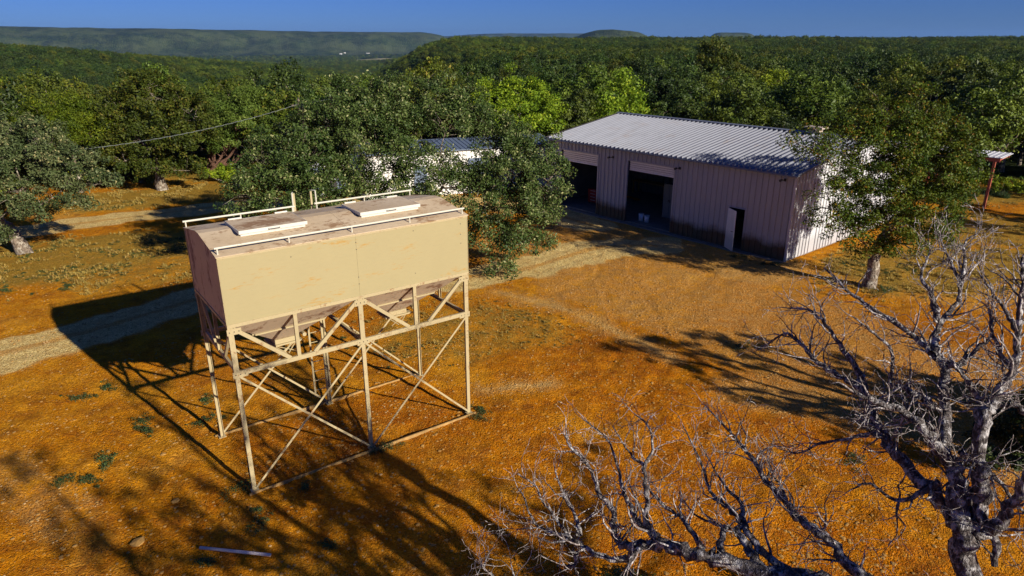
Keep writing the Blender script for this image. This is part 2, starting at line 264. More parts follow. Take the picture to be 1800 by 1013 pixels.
DEAD_A = [([(5.62, 6.6, 3.6), (5.61, 6.68, 3.78), (5.56, 6.76, 4.09), (5.53, 6.84, 4.34)], 0.18, 0.135), ([(5.53, 6.84, 4.34), (5.44, 7.09, 4.5), (5.19, 7.34, 4.73), (4.91, 7.6, 5.02), (4.81, 7.85, 5.28), (4.7, 8.1, 5.6), (4.53, 8.35, 5.62), (4.28, 8.6, 5.76), (4.12, 8.86, 5.91), (3.97, 9.11, 5.96), (3.75, 9.36, 5.59)], 0.1, 0.01), ([(4.73, 8.16, 5.57), (4.69, 8.35, 5.78), (4.5, 8.54, 6.05), (4.3, 8.74, 6.33), (4.18, 8.93, 6.41), (3.97, 9.12, 6.36)], 0.05, 0.01), ([(5.51, 6.96, 4.65), (5.51, 7.04, 4.79), (5.38, 7.13, 5.08), (5.15, 7.22, 5.37), (4.99, 7.3, 5.56), (4.85, 7.39, 5.65), (4.58, 7.48, 5.75), (4.26, 7.56, 5.85)], 0.1, 0.025), ([(5.47, 6.84, 4.44), (5.44, 7.08, 4.97), (5.38, 7.32, 5.2), (5.51, 7.56, 5.45), (5.54, 7.8, 5.76), (5.68, 8.04, 5.99), (5.63, 8.28, 6.02), (5.66, 8.52, 6.06), (5.44, 8.76, 6.21), (5.14, 9.0, 6.38), (4.88, 9.24, 6.55), (4.71, 9.48, 6.73), (4.7, 9.72, 6.75)], 0.095, 0.01), ([(5.39, 7.92, 6.2), (5.47, 8.04, 6.33), (5.54, 8.16, 6.53), (5.79, 8.28, 6.77), (5.86, 8.4, 6.96), (5.79, 8.52, 7.2), (5.67, 8.64, 7.45), (5.69, 8.76, 7.56)], 0.05, 0.0075), ([(5.86, 8.4, 6.96), (5.96, 8.56, 7.24), (6.01, 8.72, 7.47), (6.26, 8.88, 7.53)], 0.03, 0.0075), ([(5.51, 8.16, 6.55), (5.47, 8.31, 6.85), (5.38, 8.46, 7.04), (5.48, 8.61, 7.22), (5.62, 8.76, 7.37)], 0.035, 0.0075), ([(5.57, 6.84, 4.28), (5.73, 6.91, 4.59), (5.6, 6.97, 5.14), (5.54, 7.04, 5.76), (5.7, 7.1, 5.96), (5.81, 7.18, 6.15), (5.92, 7.24, 6.39), (5.9, 7.31, 6.8), (5.87, 7.37, 7.29), (5.83, 7.44, 7.66)], 0.105, 0.02), ([(5.51, 7.8, 6.11), (5.65, 7.75, 6.15), (5.74, 7.7, 6.35), (5.87, 7.66, 6.56), (5.8, 7.61, 6.8), (5.69, 7.56, 6.96)], 0.04, 0.01), ([(5.38, 7.68, 5.58), (5.24, 7.78, 5.67), (5.11, 7.88, 5.72), (4.97, 7.98, 5.76), (4.94, 8.08, 6.17), (4.68, 8.18, 6.42), (4.48, 8.28, 6.57)], 0.05, 0.01), ([(4.93, 7.56, 5.04), (4.78, 7.8, 5.1), (4.65, 8.04, 4.89), (4.33, 8.28, 4.63), (4.17, 8.52, 4.32), (4.02, 8.76, 4.23)], 0.037, 0.0075), ([(5.31, 7.14, 4.82), (5.14, 7.21, 4.59), (4.9, 7.29, 4.45), (4.6, 7.37, 4.63), (4.43, 7.44, 4.5)], 0.04, 0.01), ([(5.66, 7.2, 5.67), (5.62, 7.28, 5.91), (5.44, 7.36, 6.19), (5.39, 7.44, 6.24)], 0.045, 0.02), ([(5.99, 7.32, 6.35), (5.86, 7.4, 6.44), (5.74, 7.48, 6.72), (5.68, 7.56, 6.96)], 0.04, 0.01), ([(5.96, 7.38, 6.77), (5.88, 7.56, 6.96), (5.74, 7.74, 7.2), (5.75, 7.92, 7.27)], 0.03, 0.0075), ([(5.65, 6.78, 4.38), (5.81, 6.67, 4.62), (5.8, 6.57, 5.04), (5.81, 6.47, 5.49), (5.78, 6.36, 6.0)], 0.085, 0.025), ([(5.83, 6.6, 4.02), (5.8, 6.69, 4.46), (5.66, 6.78, 4.54)], 0.03, 0.06), ([(5.47, 7.14, 5.27), (5.66, 7.01, 5.16), (5.85, 6.87, 5.01), (5.97, 6.73, 4.82), (6.16, 6.6, 4.68)], 0.035, 0.015), ([(6.33, 7.2, 5.67), (6.13, 7.32, 5.79), (6.06, 7.44, 5.72)], 0.04, 0.015)]
DEAD_B = [([(4.52, 6.07, 3.48), (3.85, 6.22, 3.9), (3.35, 6.37, 4.01), (3.0, 6.52, 3.99), (2.59, 6.67, 4.05), (2.31, 6.81, 4.01), (2.08, 6.96, 3.96), (1.93, 7.11, 3.89), (1.74, 7.26, 3.73), (1.47, 7.41, 3.65), (1.36, 7.56, 3.73), (1.4, 7.71, 3.93), (1.23, 7.86, 4.07), (1.16, 8.0, 4.24), (1.01, 8.15, 4.45), (0.8, 8.3, 4.6), (0.77, 8.45, 4.78)], 0.125, 0.0099), ([(1.93, 7.3, 3.76), (1.86, 7.49, 3.79), (1.72, 7.68, 3.8), (1.63, 7.87, 3.93), (1.55, 8.06, 4.07), (1.51, 8.25, 4.25), (1.36, 8.44, 4.61), (1.01, 8.62, 4.85)], 0.056, 0.0079), ([(1.9, 7.3, 3.8), (1.79, 7.46, 4.0), (1.8, 7.63, 4.36), (1.78, 7.79, 4.63), (1.91, 7.95, 4.74), (1.87, 8.11, 5.02), (1.71, 8.27, 5.11)], 0.046, 0.0079), ([(1.81, 7.92, 4.54), (1.68, 8.1, 4.54), (1.55, 8.27, 4.68), (1.43, 8.45, 4.82)], 0.023, 0.0066), ([(1.62, 7.13, 3.82), (1.51, 7.3, 3.49), (1.19, 7.46, 3.41), (0.94, 7.62, 3.46), (0.8, 7.79, 3.44), (0.59, 7.96, 3.67), (0.43, 8.11, 3.8), (0.33, 8.28, 3.94), (0.08, 8.45, 4.02)], 0.05, 0.0079), ([(0.78, 7.66, 3.56), (0.48, 7.81, 3.52), (0.26, 7.96, 3.66), (0.19, 8.11, 3.83), (0.08, 8.27, 3.91)], 0.026, 0.0066), ([(0.91, 7.57, 3.66), (0.9, 7.79, 3.73), (0.77, 8.01, 3.88), (0.65, 8.23, 4.1), (0.61, 8.45, 4.17)], 0.033, 0.0066), ([(0.8, 7.57, 3.6), (0.57, 7.61, 3.5), (0.37, 7.66, 3.52)], 0.02, 0.0066), ([(2.45, 7.04, 3.87), (2.28, 7.23, 4.06), (2.24, 7.44, 4.05), (2.09, 7.64, 4.05), (1.9, 7.83, 4.17)], 0.033, 0.0198), ([(2.57, 6.78, 4.02), (2.63, 6.97, 4.23), (2.77, 7.16, 4.12), (2.64, 7.36, 4.02), (2.44, 7.55, 4.02), (2.32, 7.74, 4.12)], 0.04, 0.0079), ([(3.04, 6.6, 3.94), (2.89, 6.78, 4.12), (2.82, 6.97, 4.22), (2.9, 7.15, 4.22), (2.83, 7.34, 4.27), (2.74, 7.53, 4.25), (2.68, 7.72, 4.26), (2.61, 7.9, 4.5), (2.48, 8.09, 4.76), (2.38, 8.27, 4.94)], 0.059, 0.0079), ([(2.85, 7.04, 4.31), (2.96, 7.3, 4.37), (2.83, 7.57, 4.43), (2.78, 7.83, 4.46), (2.61, 8.1, 4.73)], 0.033, 0.0066), ([(4.77, 6.34, 3.5), (4.15, 6.63, 3.94), (3.9, 6.93, 4.17), (3.64, 7.22, 4.25), (3.61, 7.51, 4.26), (3.45, 7.81, 4.35), (3.34, 8.1, 4.52), (3.25, 8.39, 4.57), (3.14, 8.69, 4.64), (2.89, 8.98, 4.85)], 0.086, 0.0099), ([(3.66, 6.34, 4.04), (3.3, 6.53, 4.02), (3.05, 6.73, 4.14), (2.92, 6.93, 4.25), (2.94, 7.13, 4.27)], 0.059, 0.033), ([(1.72, 7.13, 3.85), (1.61, 7.1, 3.81), (1.54, 7.07, 3.73), (1.48, 7.04, 3.57)], 0.033, 0.0132), ([(0.85, 7.3, 3.58), (0.84, 7.26, 3.43), (0.65, 7.22, 3.47)], 0.026, 0.0099), ([(-0.12, 6.95, 3.34), (-0.25, 7.07, 3.43), (-0.38, 7.19, 3.44), (-0.43, 7.3, 3.58)], 0.02, 0.0053), ([(-0.37, 7.13, 3.5), (-0.33, 7.26, 3.55), (-0.26, 7.39, 3.59)], 0.01, 0.004), ([(0.07, 6.86, 3.43), (0.0, 7.04, 3.57), (-0.03, 7.22, 3.66)], 0.013, 0.004), ([(3.5, 7.92, 4.27), (3.57, 8.01, 4.39), (3.56, 8.1, 4.48)], 0.02, 0.0066), ([(3.68, 7.66, 4.16), (3.7, 7.81, 4.2), (3.63, 7.95, 4.31), (3.58, 8.1, 4.36)], 0.026, 0.0079)]
WIRE_PTS =  [(-28.77, 36.0, 3.75), (-25.39, 41.0, 3.83), (-15.14, 50.0, 5.64), (-11.52, 60.0, 6.3)]
# ------------------------------------------------------------------ numpy value noise for terrain and masks
_tab = rng.random((256, 256))
def vnoise(x, y):
    xi = np.floor(x).astype(int); yi = np.floor(y).astype(int)
    fx = x - xi; fy = y - yi
    fx = fx*fx*(3-2*fx); fy = fy*fy*(3-2*fy)
    a = _tab[xi & 255, yi & 255]; b = _tab[(xi+1) & 255, yi & 255]
    c = _tab[xi & 255, (yi+1) & 255]; d = _tab[(xi+1) & 255, (yi+1) & 255]
    return (a*(1-fx)+b*fx)*(1-fy) + (c*(1-fx)+d*fx)*fy
def fbm(x, y, oct=4):
    s = 0; a = .5; t = 0
    for i in range(oct):
        s = s + a*vnoise(x*2**i + 17*i, y*2**i + 31*i); t += a; a *= .5
    return s/t
def sst(e0, e1, x):
    t = np.clip((x-e0)/(e1-e0), 0, 1); return t*t*(3-2*t)

def bearing(x, y):
    """bearing index: 900 straight ahead, larger to the right, as seen from the hilltop yard"""
    yy = np.where(y > 1, y, 1.0)
    u = 900 + 1278*x/yy
    return np.where(y > 1, u, np.where(x > 0, 4000, -4000))

def terrain(x, y):
    x = np.asarray(x, float); y = np.asarray(y, float)
    r = np.hypot(x, y); u = bearing(x, y)
    zl = np.interp(r, [0,75,130,300,600,1300,2500,4500,20000], [0,0,-5,-22,-38,-57,-75,-92,-100])
    zr = np.interp(r, [0,110,250,600,1100,1800,3500,20000], [0,0,-1.5,1.5,1,-30,-80,-95])
    back = sst(-1500, -3000, u)
    edge = 700 + 50*np.sin(r/140.0)
    wr = sst(edge-60, edge+150, u)
    wr = np.maximum(wr, back)
    z = zl*(1-wr) + zr*wr
    # green hill on the left
    hz = np.interp(u, [-1500,0,120,300,450,560,660], [10,0,-3,-14,-22,-31,-44])
    hill = sst(260, 620, r)*sst(1500, 720, r)
    z = z + (1-wr)*hill*np.maximum(hz - 3 - z, 0)*sst(700, 560, u)
    # mesa behind the valley
    top = np.interp(u, [-3000,0,300,560,740,800,830,3000], [92,80,70,56,46,34,24,20])
    m = sst(5000, 5750, r + 330*(fbm(u/61.0, r/700.0, 5)-.3) + 160*(fbm(x/260, y/260, 3)-.5))*sst(880, 760, u + 30*vnoise(r/300.0, r*0))
    z = z + m*np.maximum(top + 100, 0)*.985*(sst(9000, 8000, r)*.2+.8)
    m2 = sst(8600, 9300, r + 200*fbm(u/60.0, r*0, 3))*sst(1160, 1020, u)*(1-m)
    z = z + m2*(95 + 62)
    # two buttes
    for uc, rc, w, hh in ((1078, 3600, 150, 126), (1288, 5200, 140, 130)):
        th = (uc-900)/1278.0; bx, by = rc*math.sin(math.atan(th)), rc*math.cos(math.atan(th))
        d = np.hypot(x-bx, y-by)
        z = z + hh*sst(w*2.6, w*.7, d + 30*vnoise(x/60, y/60))
    # plateau line far right
    m3 = sst(9500, 10500, r)*sst(1020, 1160, u)*(1-back)
    z = z + m3*(95 + 22)
    far = sst(90, 400, r)
    z = z + far*(fbm(x/160, y/160, 4)-.5)*14*np.interp(r, [0,300,1500,4500,5200,16000], [0,.25,1,1.2,.7,.7])
    z = z + sst(2, 40, r)*(fbm(x/9, y/9, 3)-.5)*.18*sst(70,45,r)
    return z

def ruts(x, y):
    z = 0
    for cl, w, a_ in ((ROAD1, .75, 1), (ROAD2, .75, 1), (RUT1, .8, .5), (RUT2, .8, .4), (RUT3, .75, .8)):
        d = polydist(x, y, cl) + .10*(vnoise(x*.8, y*.8)-.5)
        z = z - a_*(.030*np.exp(-((d-w)/.15)**2) - .010*np.exp(-((d-w-.26)/.12)**2) - .010*np.exp(-((d-w+.26)/.12)**2))
    return z
RUT1 = [(-2,16.0),(1.6,16.9),(3.4,18.6),(4.6,21.0),(4.8,24.5),(4.6,29.0),(5.4,34.5),(7.5,37.5)]
RUT2 = [(14.5,13.0),(10.5,17.6),(8.5,21.5),(6.2,26.5),(4.5,31),(3.6,36),(3,39)]
RUT3 = [(-14,9),(-11.5,12.0),(-9.4,14.2),(-8.8,17.5),(-11,20.5)]
def polydist(x, y, pts):
    best = np.full(np.shape(x), 1e9)
    for (ax, ay), (bx, by) in zip(pts[:-1], pts[1:]):
        dx, dy = bx-ax, by-ay; L = dx*dx+dy*dy + 1e-9
        t = np.clip(((x-ax)*dx+(y-ay)*dy)/L, 0, 1)
        best = np.minimum(best, np.hypot(x-ax-t*dx, y-ay-t*dy))
    return best

def masks(x, y):
    n1 = fbm(x/2.2+5, y/2.2, 4)-.5; n2 = fbm(x/.6, y/.6+9, 3)-.5
    jit = 1.6*n1 + .5*n2
    d1 = polydist(x, y, ROAD1) + jit; d2 = polydist(x, y, ROAD2) + jit
    gravel = np.maximum(sst(1.9, 1.1, d1), sst(2.0, 1.2, d2))
    yard = polydist(x, y, [(3,43),(5,38.5),(9,33.5),(11,30)]) + jit          # apron along the doors
    gravel = np.maximum(gravel, .60*sst(4.6, 1.8, yard))
    yt = polydist(x, y, [(2,34),(6,28),(9,24),(13,19),(16,14)]) + jit*1.3    # gravelly orange yard
    tan_ = .55*sst(6.0, 3.0, yt)
    st = polydist(x, y, [(-.5,27),(2.0,25),(4.0,22.6),(5.4,20.6)]) + jit*.7
    gravel = np.maximum(gravel, .66*sst(1.5, .0, st))
    st2 = polydist(x, y, [(7,18.5),(9.5,17.5),(12,15.5)]) + jit
    gravel = np.maximum(gravel, .58*sst(2.4, .4, st2))
    st3 = polydist(x, y, [(-.9,18.4),(1.0,18.7)]) + jit*.6
    gravel = np.maximum(gravel, .70*sst(1.2, .0, st3))
    st4 = polydist(x, y, [(-12.5,14.6),(-11.2,13.4),(-9.9,12.2)]) + jit*.8
    gravel = np.maximum(gravel, .45*sst(1.0, .2, st4))
    gravel = np.maximum(gravel, tan_)
    # wheel lines worn along the tracks: two clean strips, weeds and soil between
    for cl, w in ((ROAD1, .8), (ROAD2, .8)):
        dd = polydist(x, y, cl) + .25*n1
        gravel = gravel*(1 - .35*sst(.42, .15, dd))
    # grass
    def blob(cx, cy, rx, ry, a=0):
        ca, sa = math.cos(a), math.sin(a)
        dx = (x-cx)*ca+(y-cy)*sa; dy = -(x-cx)*sa+(y-cy)*ca
        return np.hypot(dx/rx, dy/ry) + .55*n1 + .2*n2
    grass = .62*sst(1.05, .5, blob(-1.5, 23.0, 5.4, 3.4, .25))
    grass = np.maximum(grass, .9*sst(1.05, .6, blob(-22, 31.5, 9, 5.0, .5)))
    grass = np.maximum(grass, .65*sst(1.05, .6, blob(-16, 30, 7, 3.0, .4)))
    grass = np.maximum(grass, .95*sst(1.05, .6, blob(-22, 46.0, 12, 4.6, .35)))
    grass = np.maximum(grass, .9*sst(1.1, .6, blob(20, 30.5, 8, 4.2, .3)))
    grass = np.maximum(grass, .9*sst(1.1, .6, blob(30, 46.5, 12, 4.0, -.2)))
    grass = np.maximum(grass, .8*sst(1.1, .6, blob(26, 37, 5, 5, 0)))
    grass = np.maximum(grass, .7*sst(1.1, .6, blob(12.5, 29.6, 3.5, 1.2, -.8)))
    grass = np.maximum(grass, sst(46, 53, y + 5*n1))
    grass = grass*(1-.9*np.clip(gravel*1.5, 0, 1))
    # redder soil to the front right and inside the bin's sill frame
    red = sst(-4, 4, x + 4*n1)*sst(27, 19, y + 4*n1)
    red = np.maximum(red, sst(-2, -5, x)*sst(15, 12, y)*.4)
    ca, sa = .807, .59
    bx = (x+6.08)*ca+(y-13.41)*sa; by = -(x+6.08)*sa+(y-13.41)*ca
    ins = sst(-.25, .5, bx+1.2*n2)*sst(6.4, 5.7, bx+1.2*n2)*sst(-.12, .25, by+1.0*n2)*sst(3.1, 2.5, by+1.0*n2)
    red = np.maximum(red, ins*.9)
    gravel = gravel*(1-ins)
    return gravel, grass, red, n1, n2
# ------------------------------------------------------------------ materials
def mat_ground():
    t = NT("dirt_and_gravel"); co = t.coord('Object')
    g = t.attrib('gravel'); gr = t.attrib('grass'); rd = t.attrib('red'); fo = t.attrib('forest'); fi = t.attrib('field')
    n_big = t.noise(co, .35, 5, .6); n_mid = t.noise(co, 1.8, 6, .65); n_fine = t.noise(co, 14, 5, .7); n_x = t.noise(co, 60, 3, .7)
    soil = t.mix(t.ramp(n_mid, .35, .68), SOIL_A, SOIL_B)
    soil = t.mix(t.ramp(n_big, .45, .62, 0, .6), soil, SOIL_C)
    n_pt = t.noise(co, .13, 6, .62, dist=.6)
    soil = t.mix(t.ramp(n_pt, .50, .60, 0, .65), soil, (.50, .15, .006)); soil = t.mix(t.ramp(n_pt, .42, .34, 0, .55), soil, (.70, .40, .09))
    rsoil = t.mix(t.ramp(n_mid, .36, .66), RED_A, RED_B)
    rsoil = t.mix(t.ramp(n_pt, .47, .60, 0, .75), rsoil, (.30, .062, .003)); rsoil = t.mix(t.ramp(n_big, .50, .66, 0, .7), rsoil, (.78, .33, .012))
    soil = t.mix(t.math('MULTIPLY', rd, t.ramp(n_big, .30, .6, .65, 1.0)), soil, rsoil)
    # small pebbles and specks everywhere
    v1 = t.vor(co, 16); v1c = t.n('ShaderNodeTexVoronoi'); t.l(co, v1c.inputs['Vector']); v1c.inputs['Scale'].default_value = 16
    cellr = t.n('ShaderNodeSeparateColor'); t.l(v1c.outputs['Color'], cellr.inputs[0])
    speck = t.math('MULTIPLY', t.math('LESS_THAN', v1, .22), t.math('GREATER_THAN', cellr.outputs[0], .80))
    v2 = t.n('ShaderNodeTexVoronoi'); t.l(co, v2.inputs['Vector']); v2.inputs['Scale'].default_value = 32
    c2 = t.n('ShaderNodeSeparateColor'); t.l(v2.outputs['Color'], c2.inputs[0])
    soil = t.mix(t.ramp(n_fine, .42, .75, 0, .55), soil, (.12, .038, .006))
    clod = t.n('ShaderNodeTexVoronoi'); cv = t.n('ShaderNodeVectorMath', operation='ADD'); t.l(co, cv.inputs[0]); nv = t.n('ShaderNodeTexNoise'); t.l(co, nv.inputs['Vector']); nv.inputs['Scale'].default_value = 6; t.l(nv.outputs['Color'], cv.inputs[1]); t.l(cv.outputs[0], clod.inputs['Vector']); clod.inputs['Scale'].default_value = 9
    cc = t.n('ShaderNodeSeparateColor'); t.l(clod.outputs['Color'], cc.inputs[0])
    soil = t.mix(t.math('MULTIPLY', t.ramp(cc.outputs[0], .55, .95), .45), soil, (.20, .06, .008)); soil = t.mix(t.math('MULTIPLY', t.ramp(cc.outputs[1], .6, 1.0), .35), soil, (.78, .42, .06))
    n_p = t.noise(co, .9, 5, .7)
    soil = t.mix(t.ramp(n_p, .50, .68, 0, .55), soil, (.22, .075, .012))
    soil = t.mix(t.math('MULTIPLY', speck, .45), soil, (.60, .40, .18))
    # gravel
    gcol = t.mix(t.ramp(c2.outputs[0], .1, .95), (.50, .33, .10), (.95, .73, .31))
    gor = t.mix(t.ramp(c2.outputs[1], .1, .9), (.34, .15, .03), (.80, .46, .14))
    gcol = t.mix(t.ramp(g, .80, .55), gcol, gor)
    gcol = t.mix(t.ramp(n_mid, .42, .7, 0, .5), gcol, (.40, .19, .05))
    gn = t.math('ADD', g, t.math('MULTIPLY', t.math('SUBTRACT', n_fine, .5), .9))
    gn = t.math('ADD', gn, t.math('MULTIPLY', t.math('SUBTRACT', n_mid, .5), .9))
    col = t.mix(t.ramp(gn, .3, .75), soil, gcol)
    # dry grass cover
    dry = t.mix(t.ramp(n_fine, .35, .65), (.13, .085, .012), (.52, .32, .055))
    dry = t.mix(t.ramp(n_x, .45, .7, 0, .4), dry, (.10, .095, .018))
    gg = t.math('ADD', gr, t.math('MULTIPLY', t.math('SUBTRACT', n_mid, .5), 1.5))
    gg = t.math('ADD', gg, t.math('MULTIPLY', t.math('SUBTRACT', n_fine, .5), 1.3))
    col = t.mix(t.ramp(gg, .35, .85, 0, .9), col, dry)
    # woodland floor and far country
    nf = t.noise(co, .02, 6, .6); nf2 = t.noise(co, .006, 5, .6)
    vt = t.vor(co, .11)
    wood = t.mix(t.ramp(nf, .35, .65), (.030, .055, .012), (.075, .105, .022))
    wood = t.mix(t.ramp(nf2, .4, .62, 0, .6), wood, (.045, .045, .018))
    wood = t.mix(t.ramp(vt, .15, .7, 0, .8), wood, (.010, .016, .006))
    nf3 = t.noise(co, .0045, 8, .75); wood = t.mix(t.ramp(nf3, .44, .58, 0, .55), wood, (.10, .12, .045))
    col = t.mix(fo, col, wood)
    col = t.mix(t.math('MULTIPLY', fi, t.ramp(t.noise(co, .012, 3), .35, .5)), col, (.28, .25, .13))
    h = t.math('ADD', t.math('MULTIPLY', n_fine, .6), t.math('MULTIPLY', t.math('SUBTRACT', 1.0, v1), .18))
    h = t.math('ADD', h, t.math('MULTIPLY', t.math('SUBTRACT', 1.0, v2.outputs['Distance']), .12))
    h = t.math('ADD', h, t.math('MULTIPLY', n_mid, .9))
    h = t.math('ADD', h, t.math('MULTIPLY', t.math('SUBTRACT', 1.0, clod.outputs['Distance']), .35))
    nb = t.bump(h, 1.0, .13)
    hb = t.math('MULTIPLY', t.math('SUBTRACT', 1.0, vt), fo)
    nb = t.bump(hb, .7, 5.0, nb)
    return t.done(t.pbsdf(col, .97, 0, nb, .04))

def mat_paint(name, base, rust=(.20, .09, .03), amount=.5, scale=2.0, rough=.55, streak=(1, 1, 1), base2=None, fine=.25):
    """weathered painted steel: blotches of rust and grime in the paint"""
    t = NT(name); co = t.coord('Object')
    mp = t.n('ShaderNodeMapping'); t.l(co, mp.inputs[0]); mp.inputs['Scale'].default_value = streak
    v = mp.outputs[0]
    n1 = t.noise(v, scale, 6, .65); n2 = t.noise(v, scale*6, 5, .7); n3 = t.noise(co, .7, 3)
    col = t.mix(t.ramp(n3, .3, .7), base, base2 or tuple(c*.88 for c in base))
    lo = .72 - .22*amount
    r = t.math('ADD', n1, t.math('MULTIPLY', t.math('SUBTRACT', n2, .5), .5))
    col = t.mix(t.ramp(r, lo, lo+.10, 0, .85), col, rust)
    col = t.mix(t.ramp(n2, .45, .75, 0, fine), col, tuple(c*.45 for c in base))
    return t.done(t.pbsdf(col, t.ramp(r, lo, lo+.1, rough, .9), 0, t.bump(n2, .25, .004), .35))

def mat_plain(name, col, rough=.7, metal=0.0, var=.3, scale=8, bump=.2):
    t = NT(name); co = t.coord('Object')
    n = t.noise(co, scale, 5, .6)
    c = t.mix(t.ramp(n, .3, .7), tuple(x*(1-var) for x in col), col)
    return t.done(t.pbsdf(c, rough, metal, t.bump(n, bump, .01), .4))

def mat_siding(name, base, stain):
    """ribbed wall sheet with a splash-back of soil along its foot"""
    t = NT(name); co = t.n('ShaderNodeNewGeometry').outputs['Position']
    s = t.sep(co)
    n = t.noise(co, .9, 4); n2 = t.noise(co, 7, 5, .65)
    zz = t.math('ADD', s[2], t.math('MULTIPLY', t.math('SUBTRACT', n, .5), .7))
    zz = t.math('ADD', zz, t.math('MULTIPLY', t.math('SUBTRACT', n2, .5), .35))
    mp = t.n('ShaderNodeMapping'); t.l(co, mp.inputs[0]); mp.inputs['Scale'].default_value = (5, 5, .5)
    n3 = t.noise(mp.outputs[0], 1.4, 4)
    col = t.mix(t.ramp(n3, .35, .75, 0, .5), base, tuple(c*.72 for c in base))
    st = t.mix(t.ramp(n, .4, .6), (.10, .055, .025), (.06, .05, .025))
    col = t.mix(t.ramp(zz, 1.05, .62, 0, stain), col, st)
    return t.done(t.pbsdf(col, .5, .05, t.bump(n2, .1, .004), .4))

def mat_roof(name, base, dirt=(.17, .11, .08), metal=.45, rough=.42):
    t = NT(name); co = t.coord('Object')
    n = t.noise(co, .8, 5, .6)
    mp = t.n('ShaderNodeMapping'); t.l(co, mp.inputs[0]); mp.inputs['Scale'].default_value = (6, .6, 1)
    n2 = t.noise(mp.outputs[0], 1.2, 5)
    col = t.mix(t.ramp(n2, .4, .75, 0, .45), base, tuple(c*.62 for c in base))
    col = t.mix(t.ramp(n, .56, .75, 0, .35), col, dirt)
    return t.done(t.pbsdf(col, t.ramp(n2, .3, .8, rough, rough+.2), metal, None, .5))

def mat_leaf(name, a, b, c=None, trans=.22, rough=.45, spec=.5, rnd=.48, cfrac=.85):
    """leaves: two tones plus odd ones of a third, tone varies leaf by leaf and tree by tree"""
    t = NT(name)
    tint = t.attrib('tint')
    rn = t.n('ShaderNodeObjectInfo').outputs['Random']
    col = t.mix(tint, a, b)
    if c is not None:
        k = t.attrib('odd')
        col = t.mix(t.math('GREATER_THAN', k, cfrac), col, c)
    hsv = t.n('ShaderNodeHueSaturation'); t.l(col, hsv.inputs['Color'])
    t.l(t.ramp(rn, 0, 1, 1-rnd*.8, 1+rnd), hsv.inputs['Value'])
    t.l(t.ramp(t.math('FRACT', t.math('MULTIPLY', rn, 7.3)), 0, 1, .5-.010*rnd/.35, .5+.012*rnd/.35), hsv.inputs['Hue'])
    col = hsv.outputs[0]
    p = t.pbsdf(col, rough, 0, None, spec)
    tr = t.n('ShaderNodeBsdfTranslucent'); t.l(col, tr.inputs[0])
    mx = t.n('ShaderNodeMixShader'); mx.inputs[0].default_value = trans
    t.l(p, mx.inputs[1]); t.l(tr.outputs[0], mx.inputs[2])
    return t.done(mx.outputs[0])

def mat_bark(name, a, b, lichen_highlight=None, sc=9, lo=.5, hi=.62):
    t = NT(name); co = t.coord('Object')
    mp = t.n('ShaderNodeMapping'); t.l(co, mp.inputs[0]); mp.inputs['Scale'].default_value = (1, 1, .45)
    n = t.noise(mp.outputs[0], sc*1.6, 6, .7, dist=.4); n2 = t.noise(co, sc*.55, 5, .65)
    v = t.vor(mp.outputs[0], sc*3)
    col = t.mix(t.ramp(n, .36, .62), a, b)
    if lichen_highlight: col = t.mix(t.ramp(t.math('ADD', n2, t.math('MULTIPLY', t.math('SUBTRACT', n, .5), .6)), lo, hi), col, lichen_highlight)  # pale patches: lichen, and sunlit bark highlights painted in as colour
    h = t.math('ADD', n, t.math('MULTIPLY', v, .5))
    return t.done(t.pbsdf(col, .9, 0, t.bump(h, 1.0, .035), .2))

M = {}
M['ground'] = mat_ground()
CREAM = (.335, .280, .146)
M['cream'] = mat_paint('cream_paint', CREAM, (.36, .20, .04), .60, 1.5, .5, (.55, 1, 2.2), tuple(c*.95 for c in CREAM), fine=.10)
M['cream_bounce'] = mat_paint('cream_paint_bounce', (.52, .40, .28), (.17, .07, .03), .80, 1.5, .5, (1, 1.2, .55), fine=.25)  # shaded ends painted lighter than the front, standing in for ground bounce
M['cream_steel'] = mat_paint('cream_steel', (.42, .34, .19), (.24, .12, .05), .68, 3.5, .5, (1, 1, 1), fine=.3)
M['white_rail'] = mat_paint('white_rail_paint', (.55, .52, .43), (.30, .17, .08), .35, 6, .5)
M['bin_roof'] = mat_paint('faded_roof_paint', (.48, .355, .215), (.24, .12, .05), .88, 1.1, .75, (1, 1.3, 1), (.60, .48, .33), fine=.3)
M['white_paint'] = mat_paint('white_paint', (.58, .56, .50), (.33, .22, .14), .3, 6, .5)
M['dark_steel'] = mat_plain('dark_steel', (.05, .045, .045), .6, .3)
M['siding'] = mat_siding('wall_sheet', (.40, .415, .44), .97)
M['siding_sunlit'] = mat_siding('sunlit_wall_sheet', (.60, .60, .63), .25)  # paler copy of the front wall sheet, sunlight on the end put into colour
M['roof'] = mat_roof('ribbed_roof_sheet', (.215, .225, .27), metal=.25, rough=.5)
M['trim'] = mat_plain('roof_trim', (.20, .22, .27), .5, .3, .2)
M['slat'] = mat_plain('curtain_slat', (.80, .82, .84), .5, .1, .15)
M['door'] = mat_siding('steel_door', (.70, .70, .70), .35)
M['concrete'] = mat_plain('concrete', (.22, .19, .16), .9, 0, .35, 3)
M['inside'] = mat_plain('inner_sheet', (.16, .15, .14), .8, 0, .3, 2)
M['blue'] = mat_plain('blue_plastic', (.04, .14, .38), .4, 0, .1)
M['white_pl'] = mat_plain('white_plastic', (.62, .66, .70), .4, 0, .1)
M['cab'] = mat_plain('grey_cabinet', (.16, .20, .27), .5, .2, .15)
M['red_eq'] = mat_plain('red_enamel', (.34, .03, .02), .4, 0, .2)
M['redsteel'] = mat_paint('red_oxide_steel', (.34, .085, .05), (.12, .05, .03), .5, 3, .6)
M['shedroof'] = mat_roof('shed_roof_sheet', (.12, .16, .23), (.14, .13, .13), .25, .55)
M['shedwall'] = mat_plain('shed_wall_sheet', (.74, .72, .70), .6, .05, .12, 2)
